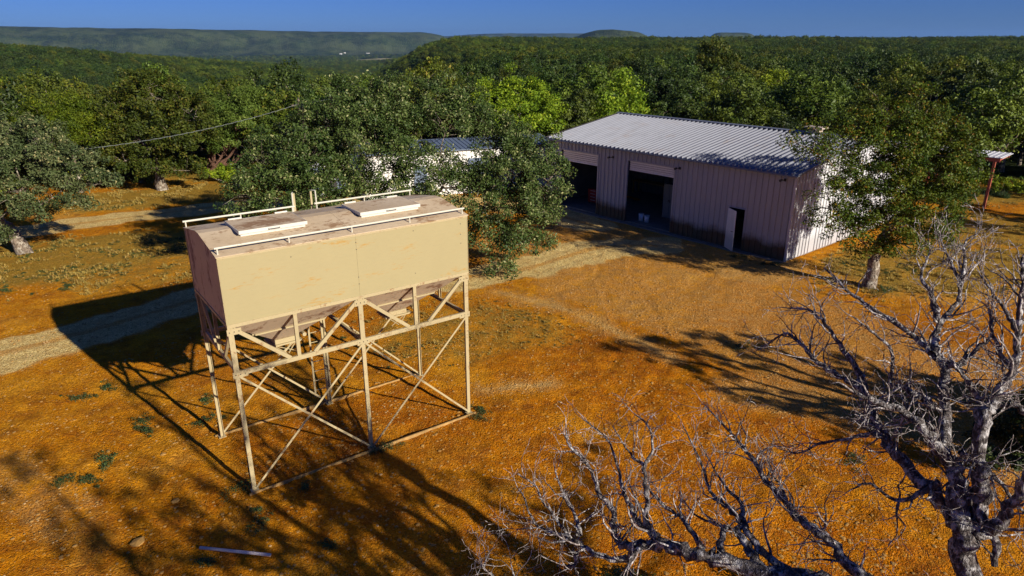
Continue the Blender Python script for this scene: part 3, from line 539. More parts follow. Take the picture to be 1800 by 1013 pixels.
M['rust'] = mat_paint('rusty_vent', (.50, .42, .36), (.25, .10, .05), .9, 8, .7)
M['pipe'] = mat_paint('white_pipe', (.70, .60, .55), (.35, .2, .13), .4, 9, .6)
M['wire'] = mat_plain('wire', (.17, .19, .19), .5, .3, .4, 3)
M['pole'] = mat_plain('weathered_pole', (.16, .12, .09), .9)
M['sill'] = mat_plain('sill_timber', (.45, .27, .09), .85, 0, .5, 6)
M['pebble'] = mat_plain('pebble_stone', (.58, .38, .17), .85, 0, .4, 30)
M['rock'] = mat_plain('ochre_rock', (.44, .24, .06), .9, 0, .4, 12)
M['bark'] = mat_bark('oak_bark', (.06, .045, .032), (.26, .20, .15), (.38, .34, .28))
M['bark_red'] = mat_bark('mesquite_bark', (.06, .03, .02), (.24, .13, .09))
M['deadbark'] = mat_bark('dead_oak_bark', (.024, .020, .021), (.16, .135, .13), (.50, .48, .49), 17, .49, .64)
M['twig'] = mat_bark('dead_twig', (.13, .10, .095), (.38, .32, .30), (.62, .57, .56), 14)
M['oak'] = mat_leaf('live_oak_leaves', (.022, .052, .010), (.115, .155, .038), (.30, .30, .13), .16, .5, .22, 0.0, .84)
M['oak_grey'] = mat_leaf('greyish_oak_leaves', (.028, .055, .015), (.125, .145, .055), (.30, .27, .12), .12, .55, .2, 0.0, .88)
M['oak_rusty'] = mat_leaf('rusty_oak_leaves', (.022, .058, .004), (.125, .150, .010), (.20, .115, .010), .18, .55, .2, 0.0, .84)
M['w_dark'] = mat_leaf('dark_juniper_leaves', (.014, .038, .006), (.062, .092, .014), (.09, .13, .02), .15, .55, .3)
M['w_mid'] = mat_leaf('mid_green_leaves', (.030, .062, .006), (.135, .165, .018), (.16, .20, .02), .2, .55, .3)
M['w_yel'] = mat_leaf('yellow_green_leaves', (.055, .100, .005), (.20, .255, .012), (.30, .32, .02), .3, .6, .25)
M['w_olive'] = mat_leaf('olive_brown_leaves', (.030, .052, .005), (.115, .130, .012), (.17, .14, .02), .18, .6, .25)
M['w_feather'] = mat_leaf('feathery_mesquite_leaves', (.052, .088, .010), (.18, .225, .036), (.22, .25, .05), .3, .6, .25)
M['weed'] = mat_leaf('weed_leaves', (.020, .055, .018), (.070, .115, .030), (.12, .12, .04), .2, .6, .3, .2)
M['drygrass'] = mat_leaf('dry_grass_blades', (.13, .095, .015), (.48, .31, .07), (.60, .44, .14), .2, .7, .2, .3)

# ------------------------------------------------------------------ ground
def make_ground():
    # bearings: fine in front, coarse behind
    th = np.concatenate([np.arange(-52, 52, .155), np.arange(52, 308, 2.6)])*math.pi/180
    rr = np.concatenate([[0.0], np.geomspace(2.0, 60, 420), np.geomspace(61.5, 16000, 300)])
    T, Rr = np.meshgrid(th, rr[1:], indexing='ij')
    X = Rr*np.sin(T); Y = Rr*np.cos(T)
    Z = terrain(X, Y)
    gv, gs, rd, n1, n2 = masks(X, Y)
    near = sst(60, 40, Rr)
    Z = Z + near*((fbm(X/.55+3, Y/.55, 5)-.5)*.115*(1-.6*gv) + (fbm(X/2.5, Y/2.5, 2)-.5)*.12)
    # faint wheel ruts in the soft soil, lower left
    rut = np.sin((X*.55+Y*.83)*5.2 + 2*fbm(X/3, Y/3, 2))*sst(-3, -9, X)*sst(17, 14, Y)
    Z = Z + .012*rut*near + ruts(X, Y)*near
    rad = np.hypot(X, Y); u = bearing(X, Y)
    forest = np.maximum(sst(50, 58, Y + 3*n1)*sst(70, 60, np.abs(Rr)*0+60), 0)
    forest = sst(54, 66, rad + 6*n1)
    field = sst(610, 640, u)*sst(760, 730, u)*sst(2750, 2850, rad)*sst(3700, 3600, rad)
    field2 = (sst(80, 100, u)*sst(560, 500, u)*sst(3700, 3900, rad)*sst(5600, 5400, rad))*.8
    field3 = sst(170, 190, u)*sst(240, 225, u)*sst(560, 575, rad)*sst(640, 620, rad)
    nT, nR = X.shape
    V = np.stack([X, Y, Z], -1).reshape(-1, 3)
    V = np.vstack([V, [[0, 0, float(terrain(0.0, 0.0))]]])
    i = np.arange(nT)[:, None]; j = np.arange(nR-1)[None, :]
    i2 = (i+1) % nT
    F = np.stack([i*nR+j, i*nR+j+1, i2*nR+j+1, i2*nR+j], -1).reshape(-1, 4)
    F = F[:, ::-1]
    ctr = len(V)-1
    F3 = np.stack([np.full(nT, ctr), np.arange(nT)*nR, ((np.arange(nT)+1) % nT)*nR, ((np.arange(nT)+1) % nT)*nR], -1)
    me = fastmesh('ground', V, np.ascontiguousarray(F), True)
    def A(a): return np.concatenate([a.ravel(), [0]])
    attr(me, 'gravel', A(gv)); attr(me, 'grass', A(gs)); attr(me, 'red', A(rd))
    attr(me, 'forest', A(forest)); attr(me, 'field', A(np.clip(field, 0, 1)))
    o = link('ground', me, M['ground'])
    tag(o, kind='structure')
    return o
ground = make_ground()
if np.array(ground.data.polygons[0].normal)[2] < 0: ground.data.flip_normals()
# the 2 m disc under the camera, which the ring sheet leaves open
mb = MB(); mb.V = [(2.05*math.cos(k*math.pi/12), 2.05*math.sin(k*math.pi/12), -.06) for k in range(24)]; mb.F = [tuple(range(24))]
tag(mb.build('ground', M['ground']), kind='structure')

def gz(x, y):
    x = np.asarray(x, float); y = np.asarray(y, float)
    gv = 0
    near = sst(60, 40, np.hypot(x, y))
    return terrain(x, y) + near*((fbm(x/.55+3, y/.55, 5)-.5)*.115*(1-.6*gv) + (fbm(x/2.5, y/2.5, 2)-.5)*.12)

# ------------------------------------------------------------------ haze
if HAZE > 0:
    mb = MB(); L = 16500; mb.box(-L, L, -L, L, -140, 160)
    hz = mb.build('haze', None)
    tag(hz, kind='stuff')
    hm = bpy.data.materials.new('haze_air'); hm.use_nodes = True
    nt = hm.node_tree; nt.nodes.clear()
    oo = nt.nodes.new('ShaderNodeOutputMaterial'); pv = nt.nodes.new('ShaderNodeVolumePrincipled')
    pv.inputs['Color'].default_value = HAZE_COL; pv.inputs['Density'].default_value = HAZE
    pv.inputs['Anisotropy'].default_value = .2
    nt.links.new(pv.outputs[0], oo.inputs['Volume'])
    hz.data.materials.append(hm)
# ------------------------------------------------------------------ the raised double feed bin
TX, TY, TRZ = -6.08, 13.41, math.atan2(.590, .807)
LX, LY = 6.10, 2.92          # length, depth
ZB, ZT, ZA = 4.20, 5.76, 5.97   # tank bottom, eave, ridge
def make_bin():
    t = thing('feed_bin', 'raised cream steel double feed bin on braced legs over the orange dirt', 'feed bin', (TX, TY, 0), TRZ)
    th = .012; xm = LX/2
    # front and rear side sheets, two halves each
    for y in (0, LY):
        for a, b in ((0, xm-.0015), (xm+.0015, LX)):
            MB().box(a, b, y-(th if y else 0), y+(0 if y else th), ZB, ZT).build('side_panel', M['cream'], t)
    # pentagonal end sheets
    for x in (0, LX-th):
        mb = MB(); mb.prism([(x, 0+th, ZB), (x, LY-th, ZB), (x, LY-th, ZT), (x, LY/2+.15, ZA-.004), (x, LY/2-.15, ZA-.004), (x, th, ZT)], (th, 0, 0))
        mb.build('end_panel', M['cream_bounce'], t)
    # roof sheets: front slope, rear slope, small flat crown between
    e = .03
    for a, b in ((-e, xm-.003), (xm+.003, LX+e)):
        for (y0, z0, y1, z1) in ((-e, ZT-.004, LY/2-.15, ZA), (LY/2+.15, ZA, LY+e, ZT-.004), (LY/2-.149, ZA+.001, LY/2+.149, ZA+.001)):
            MB().prism([(a, y0, z0+.003), (a, y1, z1+.003), (a, y1, z1+.018), (a, y0, z0+.018)], (b-a, 0, 0)).build('roof_panel', M['bin_roof'], t)
    # edge angles
    for y in (-.006, LY+.006):
        MB().box(-.012, LX+.012, y-.006, y+.006, ZT-.05, ZT-.006).build('edge_angle', M['cream_steel'], t)
        MB().box(-.012, LX+.012, y-.010 if y < 0 else y-.006, y+.006 if y < 0 else y+.010, ZB-.03, ZB+.05).build('edge_angle', M['cream_steel'], t)
    for x in (-.008, LX+.008):
        MB().box(x-.006, x+.006, .0, LY, ZB-.03, ZB+.05).build('edge_angle', M['cream_steel'], t)
        for y in (.02, LY-.02):
            MB().box(x-.005, x+.005, y-.026, y+.026, ZB+.052, ZT-.01).build('corner_trim', M['cream_steel'], t)
    # rivet rows down the seams and corners
    mb = MB()
    for x, ks in ((xm, (2, 3, 7, 8)), (1.52, (7.6,)), (4.55, (1.8, 8.2)), (5.9, (5, 6.4, 8))):
        for k in ks: mb.box(x-.010, x+.010, -.007, .002, ZB+k*.17, ZB+k*.17+.016)
    mb.build('rivet', M['dark_steel'], t).__setitem__('kind', 'stuff')
    # hatches astride the ridge
    for x0, x1 in ((.70, 2.22), (3.56, 5.18)):
        y0, y1 = .78, 1.88
        MB().box(x0+.03, x1-.03, y0+.03, y1-.03, ZT+.10, ZA+.045).build('hatch_curb', M['white_paint'], t)
        hb = MB().box(x0, x1, y0, y1, ZA+.05, ZA+.072).build('hatch_lid', M['bin_roof'], t)
        mb = MB()
        mb.box(x0, x1, y0-.012, y0-.002, ZA-.005, ZA+.074); mb.box(x0, x1, y1+.002, y1+.012, ZA-.005, ZA+.074)
        mb.box(x0-.012, x0-.002, y0-.012, y1+.012, ZA-.005, ZA+.074); mb.box(x1+.002, x1+.012, y0-.012, y1+.012, ZA-.005, ZA+.074)
        mb.build('lid_rim', M['white_paint'], hb)
        xm2 = (x0+x1)/2
        mb = MB(); mb.tube((xm2-.12, y0-.05, ZA+.03), (xm2+.12, y0-.05, ZA+.03), .009); mb.tube((xm2-.12, y0-.05, ZA+.03), (xm2-.12, y0-.013, ZA+.03), .009); mb.tube((xm2+.12, y0-.05, ZA+.03), (xm2+.12, y0-.013, ZA+.03), .009)
        mb.build('handle', M['dark_steel'], hb)
        for xh in (x0+.22, x1-.22):
            mb = MB(); mb.box(xh-.14, xh+.14, y1+.013, y1+.10, ZA+.04, ZA+.07); mb.tube((xh-.15, y1+.02, ZA+.09), (xh+.15, y1+.02, ZA+.09), .02)
            mb.build('hinge', M['white_paint'], hb)
    # handrails along both eaves
    def rail(xs, y):
        r = MB(); r.tube((xs[0]-.06, y, ZT+.17), (xs[-1]+.06, y, ZT+.17), .024, 8)
        ro = r.build('hand_rail', M['white_rail'], t)
        for x in xs: MB().tube((x, y, ZT+.005), (x, y, ZT+.155), .018, 8).build('rail_post', M['white_rail'], ro)
    rail((.05, 1.55, 3.02, 4.52, 6.02), .10)
    rail((.03, 1.3, 2.60), LY-.06); rail((3.25, 4.6, 6.0), LY-.06)
    # ladder up the rear side with its grab posts above the roof
    ld = MB()
    yl = LY+.16
    for x in (2.74, 3.20):
        ld.beam((x, yl, .25), (x, yl, 6.22), .05, .022, (0, 1, 0))
    lo = ld.build('ladder', M['cream_steel'], t)
    for k in range(18):
        z = .45 + k*.30
        MB().tube((2.75, yl, z), (3.19, yl, z), .013, 6).build('rung', M['cream_steel'], lo)
    for x in (2.66, 3.28):
        MB().tube((x, yl-.12, ZT-.30), (x, yl-.12, 6.24), .020, 8).build('grab_post', M['white_rail'], lo)
        MB().beam((x, yl-.12, 6.25), (x+(.06 if x < 3 else -.06), yl, 6.25), .03, .02).build('grab_cap', M['white_rail'], lo)
    # legs
    c = .11
    LXs = (.055, xm, LX-.055)
    for y, s in ((.03, 1), (LY-.03, -1)):
        for x in LXs:
            mb = MB()
            mb.channel((x, y, 3.05), (x, y, ZB-.032), .115, .06, .010, (0, -s, 0), 1)
            mb.channel((x, y+s*.012, .02), (x, y+s*.012, 3.06), .095, .05, .010, (0, -s, 0), 1)
            lg = mb.build('leg', M['cream_steel'], t)
            MB().box(x-.09, x+.09, y-.08, y+.08, .012, .03).build('foot_plate', M['cream_steel'], lg)
    # girders and truss webs
    def flat(p0, p1, w, name, yo=0, th=.05):
        mb = MB(); p0 = Vector(p0); p1 = Vector(p1)
        d = (p1-p0).normalized(); n = Vector((0, -1 if p0.y < 1.4 else 1, 0)) if abs(p0.y-p1.y) < .01 else Vector((-1 if p0.x < 1 else 1, 0, 0))
        mb.channel(p0+n*yo, p1+n*yo, w, th, .008, n, 1)
        return mb.build(name, M['cream_steel'], t)
    zb = 3.06
    for y in (.03, LY-.03):
        for i, (a, b) in enumerate(((LXs[0]+.06, LXs[1]-.06), (LXs[1]+.06, LXs[2]-.06))):
            flat((a, y, zb), (b, y, zb), .105, 'girder', .004)
            L = b-a; mid = a+L*.46
            zt = ZB-.05
            if i == 0:
                flat((a, y, zt-.02), (a+L*.40, y, zb+.05), .085, 'truss_web')
                flat((a+L*.47, y, zt+.01), (a+L*.47, y, zb+.05), .085, 'truss_web', .003)
                flat((a+L*.60, y, zb+.05), (b, y, zt-.02), .085, 'truss_web')
            else:
                flat((a, y, zt-.02), (a+L*.42, y, zb+.05), .085, 'truss_web')
                flat((a+L*.49, y, zt+.01), (a+L*.49, y, zb+.05), .085, 'truss_web', .003)
                flat((a+L*.62, y, zb+.05), (b, y, zt-.02), .085, 'truss_web')
        # long X braces to the feet
        for a, b in ((LXs[0], LXs[1]), (LXs[1], LXs[2])):
            s = -1 if y < 1 else 1
            mb = MB(); mb.beam((a+.05, y+s*.014, zb-.08), (b-.05, y+s*.014, .10), .05, .010, (0, s, 0)); mb.beam((a+.05, y+s*.006-.0, zb-.10), (b-.05, y-s*.018, .08), .008, .045, (0, s, 0))
            mb.build('cross_brace', M['cream_steel'], t)
            mb = MB(); mb.beam((a+.05, y+s*.030, .10), (b-.05, y+s*.030, zb-.08), .05, .010, (0, s, 0))
            mb.build('cross_brace', M['cream_steel'], t)
    for x in (LXs[0], LXs[2]):
        flat((x, .10, zb), (x, LY-.10, zb), .10, 'girder')
        flat((x, .10, ZB-.07), (x, LY*.36, zb+.05), .075, 'truss_web')
        flat((x, LY*.5, ZB-.03), (x, LY*.5, zb+.05), .075, 'truss_web', .003)
        flat((x, LY-.10, ZB-.07), (x, LY*.64, zb+.05), .075, 'truss_web')
    flat((xm, .10, zb), (xm, LY-.10, zb), .10, 'girder')
    for y, s in ((.03, -1), (LY-.03, 1)):
        for x in LXs:
            k = 1 if x < 1 else (-1 if x > 5 else 0)
            for z, w, h in ((zb, .16, .15), (ZB-.12, .15, .14)):
                cx_ = x + k*.07
                gp = MB().box(cx_-w, cx_+w, y+s*.0045-.0 if s > 0 else y-.011, y+.011 if s > 0 else y-.0045, z-h/2-.02, z+h/2-.02).build('gusset_plate', M['cream_steel'], t)
                mb = MB()
                for bx_ in (-.10, 0, .10): mb.tube((cx_+bx_, y+s*.011, z-.02), (cx_+bx_, y+s*.022, z-.02), .012, 6)
                o_ = mb.build('bolts', M['dark_steel'], gp); o_['kind'] = 'stuff'
    # hopper cones with stiffeners, outlet boxes and slide gates
    for k in (0, 1):
        x0 = .06 + k*xm; x1 = x0 + xm - .12; y0, y1 = .05, LY-.05; zt, zo = ZB-.035, 3.12
        cx, cy, q = (x0+x1)/2, LY/2, .24
        top = [(x0, y0), (x1, y0), (x1, y1), (x0, y1)]; bot = [(cx-q, cy-q), (cx+q, cy-q), (cx+q, cy+q), (cx-q, cy+q)]
        mb = MB(); B = 0
        mb.V = [(*p, zt) for p in top] + [(*p, zo) for p in bot] + [(p[0]*.996+cx*.004, p[1]*.996+cy*.004, zt) for p in top] + [((p[0]-cx)*.95+cx, (p[1]-cy)*.95+cy, zo) for p in bot]
        for i in range(4):
            j = (i+1) % 4
            mb.F += [(i, j, 4+j, 4+i), (8+j, 8+i, 12+i, 12+j), (i, 8+i, 8+j, j), (4+i, 4+j, 12+j, 12+i)]
        hc = mb.build('hopper_cone', M['cream_bounce'], t)
        f = .52; mb = MB(); Q = [(a[0]+(b[0]-a[0])*f, a[1]+(b[1]-a[1])*f, zt+(zo-zt)*f) for a, b in zip(top, bot)]
        for i in range(4):
            a, b = Vector(Q[i]), Vector(Q[(i+1) % 4]); o = (a+b)/2-Vector((cx, cy, a.z)); o = o.normalized()*.03
            mb.beam(a+o, b+o, .05, .035)
        mb.build('stiffener', M['cream_steel'], hc)
        mb = MB(); mb.box(cx-q-.03, cx+q+.03, cy-q-.03, cy+q+.03, zo-.12, zo-.002); mb.box(cx-q-.12, cx+q+.18, cy-q-.05, cy+q+.05, zo-.17, zo-.13)
        mb.build('slide_gate', M['cream_steel'], hc)
        mb = MB(); mb.tube((cx+.45, cy-.38, zo+.02), (cx+.45, cy+.5, zo+.02), .05, 12); mb.beam((cx+q, cy, zo-.08), (cx+.46, cy, zo), .03, .03)
        mb.build('gate_pipe', M['cream_steel'], hc)
        mb = MB()
        for s in (-1, 1): mb.beam((cx+s*.3, cy-.2, zo-.14), (cx+s*.02, cy-.35, zo-.38), .02, .02); mb.beam((cx+s*.3, cy-.2, zo-.15), (cx-s*.25, cy-.35, zo-.38), .015, .015)
        mb.build('gate_lever', M['cream_steel'], hc)
    # sill frame lying on the ground
    for a, b in (((-.1, -.08), (xm, -.08)), ((xm+.02, -.08), (LX+.1, -.08)), ((-.1, LY+.08), (xm, LY+.08)), ((xm+.02, LY+.08), (LX+.1, LY+.08))):
        MB().beam((*a, .0), (*b, .0), .035, .09).build('sill_beam', M['sill'], t)
    return t
feed_bin = make_bin()

# ------------------------------------------------------------------ barn
BX, BY = 2.394, 43.52
BD = Vector((.6466, -.7628, 0)); BN = Vector((.7628, .6466, 0))
BRZ = math.atan2(-.7628, .6466)
BL, BW, BE, BRG = 16.39, 13.0, 4.16, 5.16
PITCHX = .305     # rib spacing (3 ribs per 0.91 m sheet)
def strip(mb, a, b, z0, z1, y, out, phase=0.0, sp=PITCHX, thick=.03):
    """ribbed sheet from a to b along x, z0..z1, plane y; out = -1 ribs towards -y"""
    xs = [a]; k = math.ceil((a-phase)/sp + 1e-6)
    pts = [(a, 0)]
    while phase + k*sp < b - .002:
        c = phase + k*sp
        for dx, h in ((-.03, 0), (-.020, .045), (.020, .045), (.03, 0)):
            if a+.001 < c+dx < b-.001: pts.append((c+dx, h))
        k += 1
    pts.append((b, 0))
    P = [(x, y+out*h, z0) for x, h in pts] + [(b, y-out*thick, z0), (a, y-out*thick, z0)]
    mb.prism(P, (0, 0, z1-z0))
def make_barn():
    t = thing('metal_barn', 'long pale ribbed metal barn with two open roll-up doors and white steel door ajar', 'barn', (BX, BY, 0), BRZ)
    op = [(1.06, 4.16, .06, 3.56), (6.42, 9.66, .06, 3.56), (13.14, 14.06, .03, 2.10)]
    n = 18; w = BL/n
    for side in ('front', 'back'):
        for i in range(n):
            a, b = i*w+.0, (i+1)*w-.004
            mb = MB()
            if side == 'front':
                cuts = sorted({a, b} | {q for o in op for q in (o[0], o[1]) if a < q < b})
                for p, q in zip(cuts[:-1], cuts[1:]):
                    o = next((o for o in op if o[0]-.001 <= (p+q)/2 <= o[1]+.001), None)
                    z0 = o[3] if o else .02
                    if q-p > .01: strip(mb, p, q, z0, BE-.03, 0, -1, .1)
            else: strip(mb, a, b, .02, BE-.03, BW, 1, .1)
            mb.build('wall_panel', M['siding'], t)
    # gable ends
    ne = 16; we = (BW-.08)/ne
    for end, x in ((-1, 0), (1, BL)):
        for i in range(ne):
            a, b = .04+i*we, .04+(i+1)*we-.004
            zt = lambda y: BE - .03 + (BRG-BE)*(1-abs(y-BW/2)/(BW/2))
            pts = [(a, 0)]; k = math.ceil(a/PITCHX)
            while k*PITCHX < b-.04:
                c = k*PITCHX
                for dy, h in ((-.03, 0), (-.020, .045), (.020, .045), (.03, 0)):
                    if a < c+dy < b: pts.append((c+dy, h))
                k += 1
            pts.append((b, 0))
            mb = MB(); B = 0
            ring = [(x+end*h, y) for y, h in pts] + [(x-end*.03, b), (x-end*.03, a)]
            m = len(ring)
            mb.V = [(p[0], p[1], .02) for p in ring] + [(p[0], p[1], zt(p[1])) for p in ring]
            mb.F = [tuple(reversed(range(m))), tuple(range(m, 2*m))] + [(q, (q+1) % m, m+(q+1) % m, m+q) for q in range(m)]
            mb.build('wall_panel', M['siding_sunlit'], t)
    # corner, eave and door trims
    for x in (-.035, BL+.035):
        for y in (-.035, BW+.035):
            MB().box(x-.05, x+.05, y-.04, y+.04, .02, BE-.035).build('corner_trim', M['siding_sunlit'] if x > 1 and y < 1 else M['siding'], t)  # sunward front corner takes the sunlit copy
    # roof sheets, each slope in strips with standing ribs
    e = .16; nr = 18; wr = (BL+2*e)/nr
    for sl in (0, 1):
        for i in range(nr):
            a, b = -e+i*wr, -e+(i+1)*wr-.003
            pts = [(a, 0)]; k = math.ceil((a-.1)/PITCHX)
            while .1+k*PITCHX < b-.01:
                c = .1+k*PITCHX
                for dx, h in ((-.045, 0), (-.026, .095), (.026, .095), (.045, 0)):
                    if a < c+dx < b: pts.append((c+dx, h))
                k += 1
            pts.append((b, 0)); pts += [(b, -.03), (a, -.03)]
            ye, ze = (-.22, BE-.035+.03) if sl == 0 else (BW+.22, BE-.035+.03)
            yr, zr = (BW/2-.004 if sl == 0 else BW/2+.004), BRG+.03
            mb = MB(); m = len(pts)
            mb.V = [(x, ye, ze+h) for x, h in pts] + [(x, yr, zr+h) for x, h in pts]
            mb.F = [tuple(range(m)), tuple(reversed(range(m, 2*m)))] + [(q, (q+1) % m, m+(q+1) % m, m+q) for q in range(m)]
            mb.build('roof_panel', M['roof'], t)
    mb = MB()
    for s in (-1, 1):
        mb.prism([(-e-.01, BW/2, BRG+.155), (-e-.01, BW/2, BRG+.137), (-e-.01, BW/2+s*.2, BRG+.103), (-e-.01, BW/2+s*.2, BRG+.120)], (BL+2*e+.02, 0, 0))
    mb.build('ridge_cap', M['trim'], t)
    for s, y0 in ((0, -.23), (1, BW+.23)):
        for x in (-e-.03, BL+e+.005):
            zr = BRG+.09
            MB().prism([(x, y0, BE-.06), (x, y0, BE+.06), (x, BW/2, zr+.01), (x, BW/2, zr-.12)], (.025, 0, 0)).build('barge_trim', M['trim'] if x > 1 else M['dark_steel'], t)
    MB().box(-e, BL+e, -.285, -.236, BE-.10, BE-.035).build("gutter", M["trim"], t)
    # screw rows along the roof sheets
    mb = MB()
    for k in range(5):
        f = .08+k*.21; yy = -.22+(BW/2+.22)*f; zz = (BE-.005)+(BRG+.035-BE)*f
        for q in range(53): mb.box(.25+q*PITCHX-.02+.0, .25+q*PITCHX+.02, yy-.02, yy+.02, zz+.002, zz+.016)
    mb.build('screws', M['dark_steel'], t)['kind'] = 'stuff'
    # roll-up doors: curtain pulled up under the head, guides, bottom bar
    for i, (a, b, z0, z1) in enumerate(op[:2]):
        low = (3.02, 3.02)[i] + (.06 if i else 0)
        d = MB(); z = z1-.02
        dn = bpy.data.objects.new('roll_up_door', None); C.objects.link(dn); dn.parent = t
        while z > low+.02:
            MB().prism([(a+.14, .050, z-.105), (a+.14, .075, z-.105), (a+.14, .045, z-.004), (a+.14, .020, z-.004)], (b-a-.20, 0, 0)).build('slat', M['slat'], dn)
            z -= .112
        MB().box(a+.14, b-.06, .02, .085, z-.07, z).build('bottom_bar', M['slat'], dn)
        MB().tube((a+.05, .42, z1+.18), (b-.05, .42, z1+.18), .26, 14).build('curtain_roll', M['slat'], dn)
        for x in (a-.03, b+.03):
            MB().box(x-.045, x+.045, -.042, .06, z0, z1+.07).build('door_jamb', M['siding'], t)
        MB().box(a+.018, b-.018, -.042, .06, z1-.01, z1+.07).build('door_head', M['siding'], t)
    a, b, z0, z1 = op[2]
    for x in (a-.02, b+.02): MB().box(x-.03, x+.03, -.05, .06, z0, z1+.05).build('door_jamb', M['siding'], t)
    MB().box(a+.012, b-.012, -.05, .06, z1+.0, z1+.05).build('door_head', M['siding'], t)
    # steel door standing ajar
    d = MB().box(0, .82, -.045, 0, .02, 2.04).build('steel_door', M['door'], t, loc=(a+.02, -.055, .02), rot=(0, 0, R_(-31)))
    mb = MB(); mb.tube((.75, -.11, 1.0), (.75, -.046, 1.0), .012); mb.beam((.75, -.11, 1.0), (.64, -.11, 1.0), .02, .02)
    mb.build('handle', M['dark_steel'], d)
    # wall lamps
    for x, z in ((.30, 3.92), (5.33, 3.60), (10.0, 3.60), (15.9, 3.86)):
        mb = MB(); mb.box(x-.05, x+.05, -.09, -.03, z-.06, z+.06); mb.tube((x, -.08, z), (x-.02, -.34, z+.02), .018)
        l = mb.build('wall_lamp', M['dark_steel'], t)
        MB().tube((x-.02, -.30, z+.03), (x-.05, -.44, z+.0), .045, 10, .06).build('lamp_shade', M['dark_steel'], l)
    # dark liner sheets added so the open bays look deep in shade
    for x0, x1 in ((.07, .10), (BL-.10, BL-.07)): MB().box(x0, x1, .12, BW-.1, .06, BE-.05).build('shade_liner', M['inside'], t)
    MB().box(.1, BL-.1, BW-.1, BW-.07, .06, BE-.05).build('shade_liner', M['inside'], t)
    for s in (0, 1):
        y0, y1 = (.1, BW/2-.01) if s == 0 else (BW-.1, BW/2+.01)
        MB().prism([(.1, y0, BE-.08), (.1, y0, BE-.06), (.1, y1, BRG-.06), (.1, y1, BRG-.08)], (BL-.2, 0, 0)).build('shade_liner', M['inside'], t)
    # interior: floor, frames, partition
    MB().box(.04, BL-.04, .04, BW-.04, -.05, .06).build('floor_slab', M['concrete'], t)
    MB().box(.02, BL-.02, -.35, .035, -.05, .025).build('apron_kerb', M['concrete'], t)
    for x in (.35, 5.3, 10.3, 16.0):
        MB().box(x-.1, x+.1, .12, .36, .06, BE-.1).build('frame_column', M['redsteel'], t)
        MB().prism([(x-.08, .12, BE-.36), (x-.08, .12, BE-.1), (x-.08, BW/2, BRG-.1), (x-.08, BW/2, BRG-.4)], (.16, 0, 0)).build('frame_rafter', M['redsteel'], t)
    MB().box(10.6, 10.66, .4, BW-.1, .06, 3.4).build('partition', M['inside'], t)
    MB().box(.1, 10.5, 7.2, 7.26, .06, 3.6).build('partition', M['inside'], t)
    for k in range(22):
        MB().box(.3+k*.46, .36+k*.46, 7.12, 7.19, .06, 3.6).build('stud', M['inside'], t)
    return t
barn = make_barn()
def bw(x, y, z=0):
    p = Vector((BX, BY, 0)) + BD*x + BN*y; return (p.x, p.y, z)

# things standing inside the barn, seen through its doors
def bucket(x, y, label, m, cat='bucket', r=.16, h=.38):
    t = thing('bucket', label, cat, bw(x, y, .06))
    MB().tube((0, 0, 0), (0, 0, h), r*.86, 16, r).build('body', m, t, True)
    MB().tube((0, 0, h), (0, 0, h+.03), r*1.06, 16).build('lid', m, t)
    b = MB(); P = [(math.cos(a)*r*1.08, math.sin(a)*.05, h-.05-math.sin(a)*.12) for a in np.linspace(0, math.pi, 8)]
    for p, q in zip(P[:-1], P[1:]): b.tube(p, q, .006, 5)
    b.build('handle', M['dark_steel'], t)
bucket(7.02, .75, 'left one of two white buckets just inside the second roll-up door', M['white_pl'])
bucket(7.45, .72, 'right one of two white buckets just inside the second roll-up door', M['white_pl'], r=.15, h=.36)
t = thing('plastic_drum', 'blue plastic drum standing deeper inside the second roll-up door', 'drum', bw(9.6, 3.6, .06))
MB().tube((0, 0, 0), (0, 0, .88), .29, 20).build('body', M['blue'], t, True)
for z in (.3, .6): MB().tube((0, 0, z), (0, 0, z+.03), .305, 20).build('hoop', M['blue'], t)
MB().tube((.1, 0, .88), (.1, 0, .92), .04, 10).build('cap', M['white_pl'], t)
t = thing('steel_cabinet', 'tall grey blue steel cabinet inside the second roll-up door', 'cabinet', bw(7.7, 2.6, .06), BRZ)
MB().box(-.45, .45, -.22, .25, 0, 2.0).build('body', M['cab'], t)
for s in (-1, 1):
    d = MB().box(.005 if s > 0 else -.44, .44 if s > 0 else -.005, -.245, -.222, .06, 1.95).build('door', M['cab'], t)
    MB().box(s*.05-.01, s*.05+.01, -.27, -.246, .95, 1.1).build('handle', M['dark_steel'], d)
t = thing('tool_chest', 'red tool chest on the floor inside the first roll-up door', 'tool chest', bw(2.3, 1.9, .06), BRZ)
MB().box(-.45, .45, -.22, .25, .1, .95).build('body', M['red_eq'], t)
for k in range(4):
    d = MB().box(-.42, .42, -.24, -.222, .14+k*.2, .31+k*.2).build('drawer', M['red_eq'], t)
    MB().box(-.2, .2, -.262, -.242, .25+k*.2, .27+k*.2).build('handle', M['white_pl'], d)
for sx in (-.38, .38):
    for sy in (-.16, .18): MB().tube((sx-.02, sy, .05), (sx+.02, sy, .05), .05, 10).build('caster', M['dark_steel'], t)
t = thing('workbench', 'long workbench against the back of the barn behind the first door', 'workbench', bw(3.0, 6.6, .06), BRZ)
MB().box(-1.4, 1.4, -.35, .35, .82, .88).build('bench_top', M['sill'], t)
for sx in (-1.3, 1.3):
    for sy in (-.28, .28): MB().box(sx-.04, sx+.04, sy-.04, sy+.04, 0, .82).build('leg', M['sill'], t)
# ridge vent
t = thing('roof_vent', 'small rusty flat-topped vent on the barn ridge', 'roof vent', bw(13.78, BW/2, BRG+.10), BRZ)
MB().box(-.28, .28, -.22, .22, 0, .22).build('curb', M['rust'], t)
MB().box(-.5, .5, -.36, .36, .235, .32).build('cap', M['rust'], t)

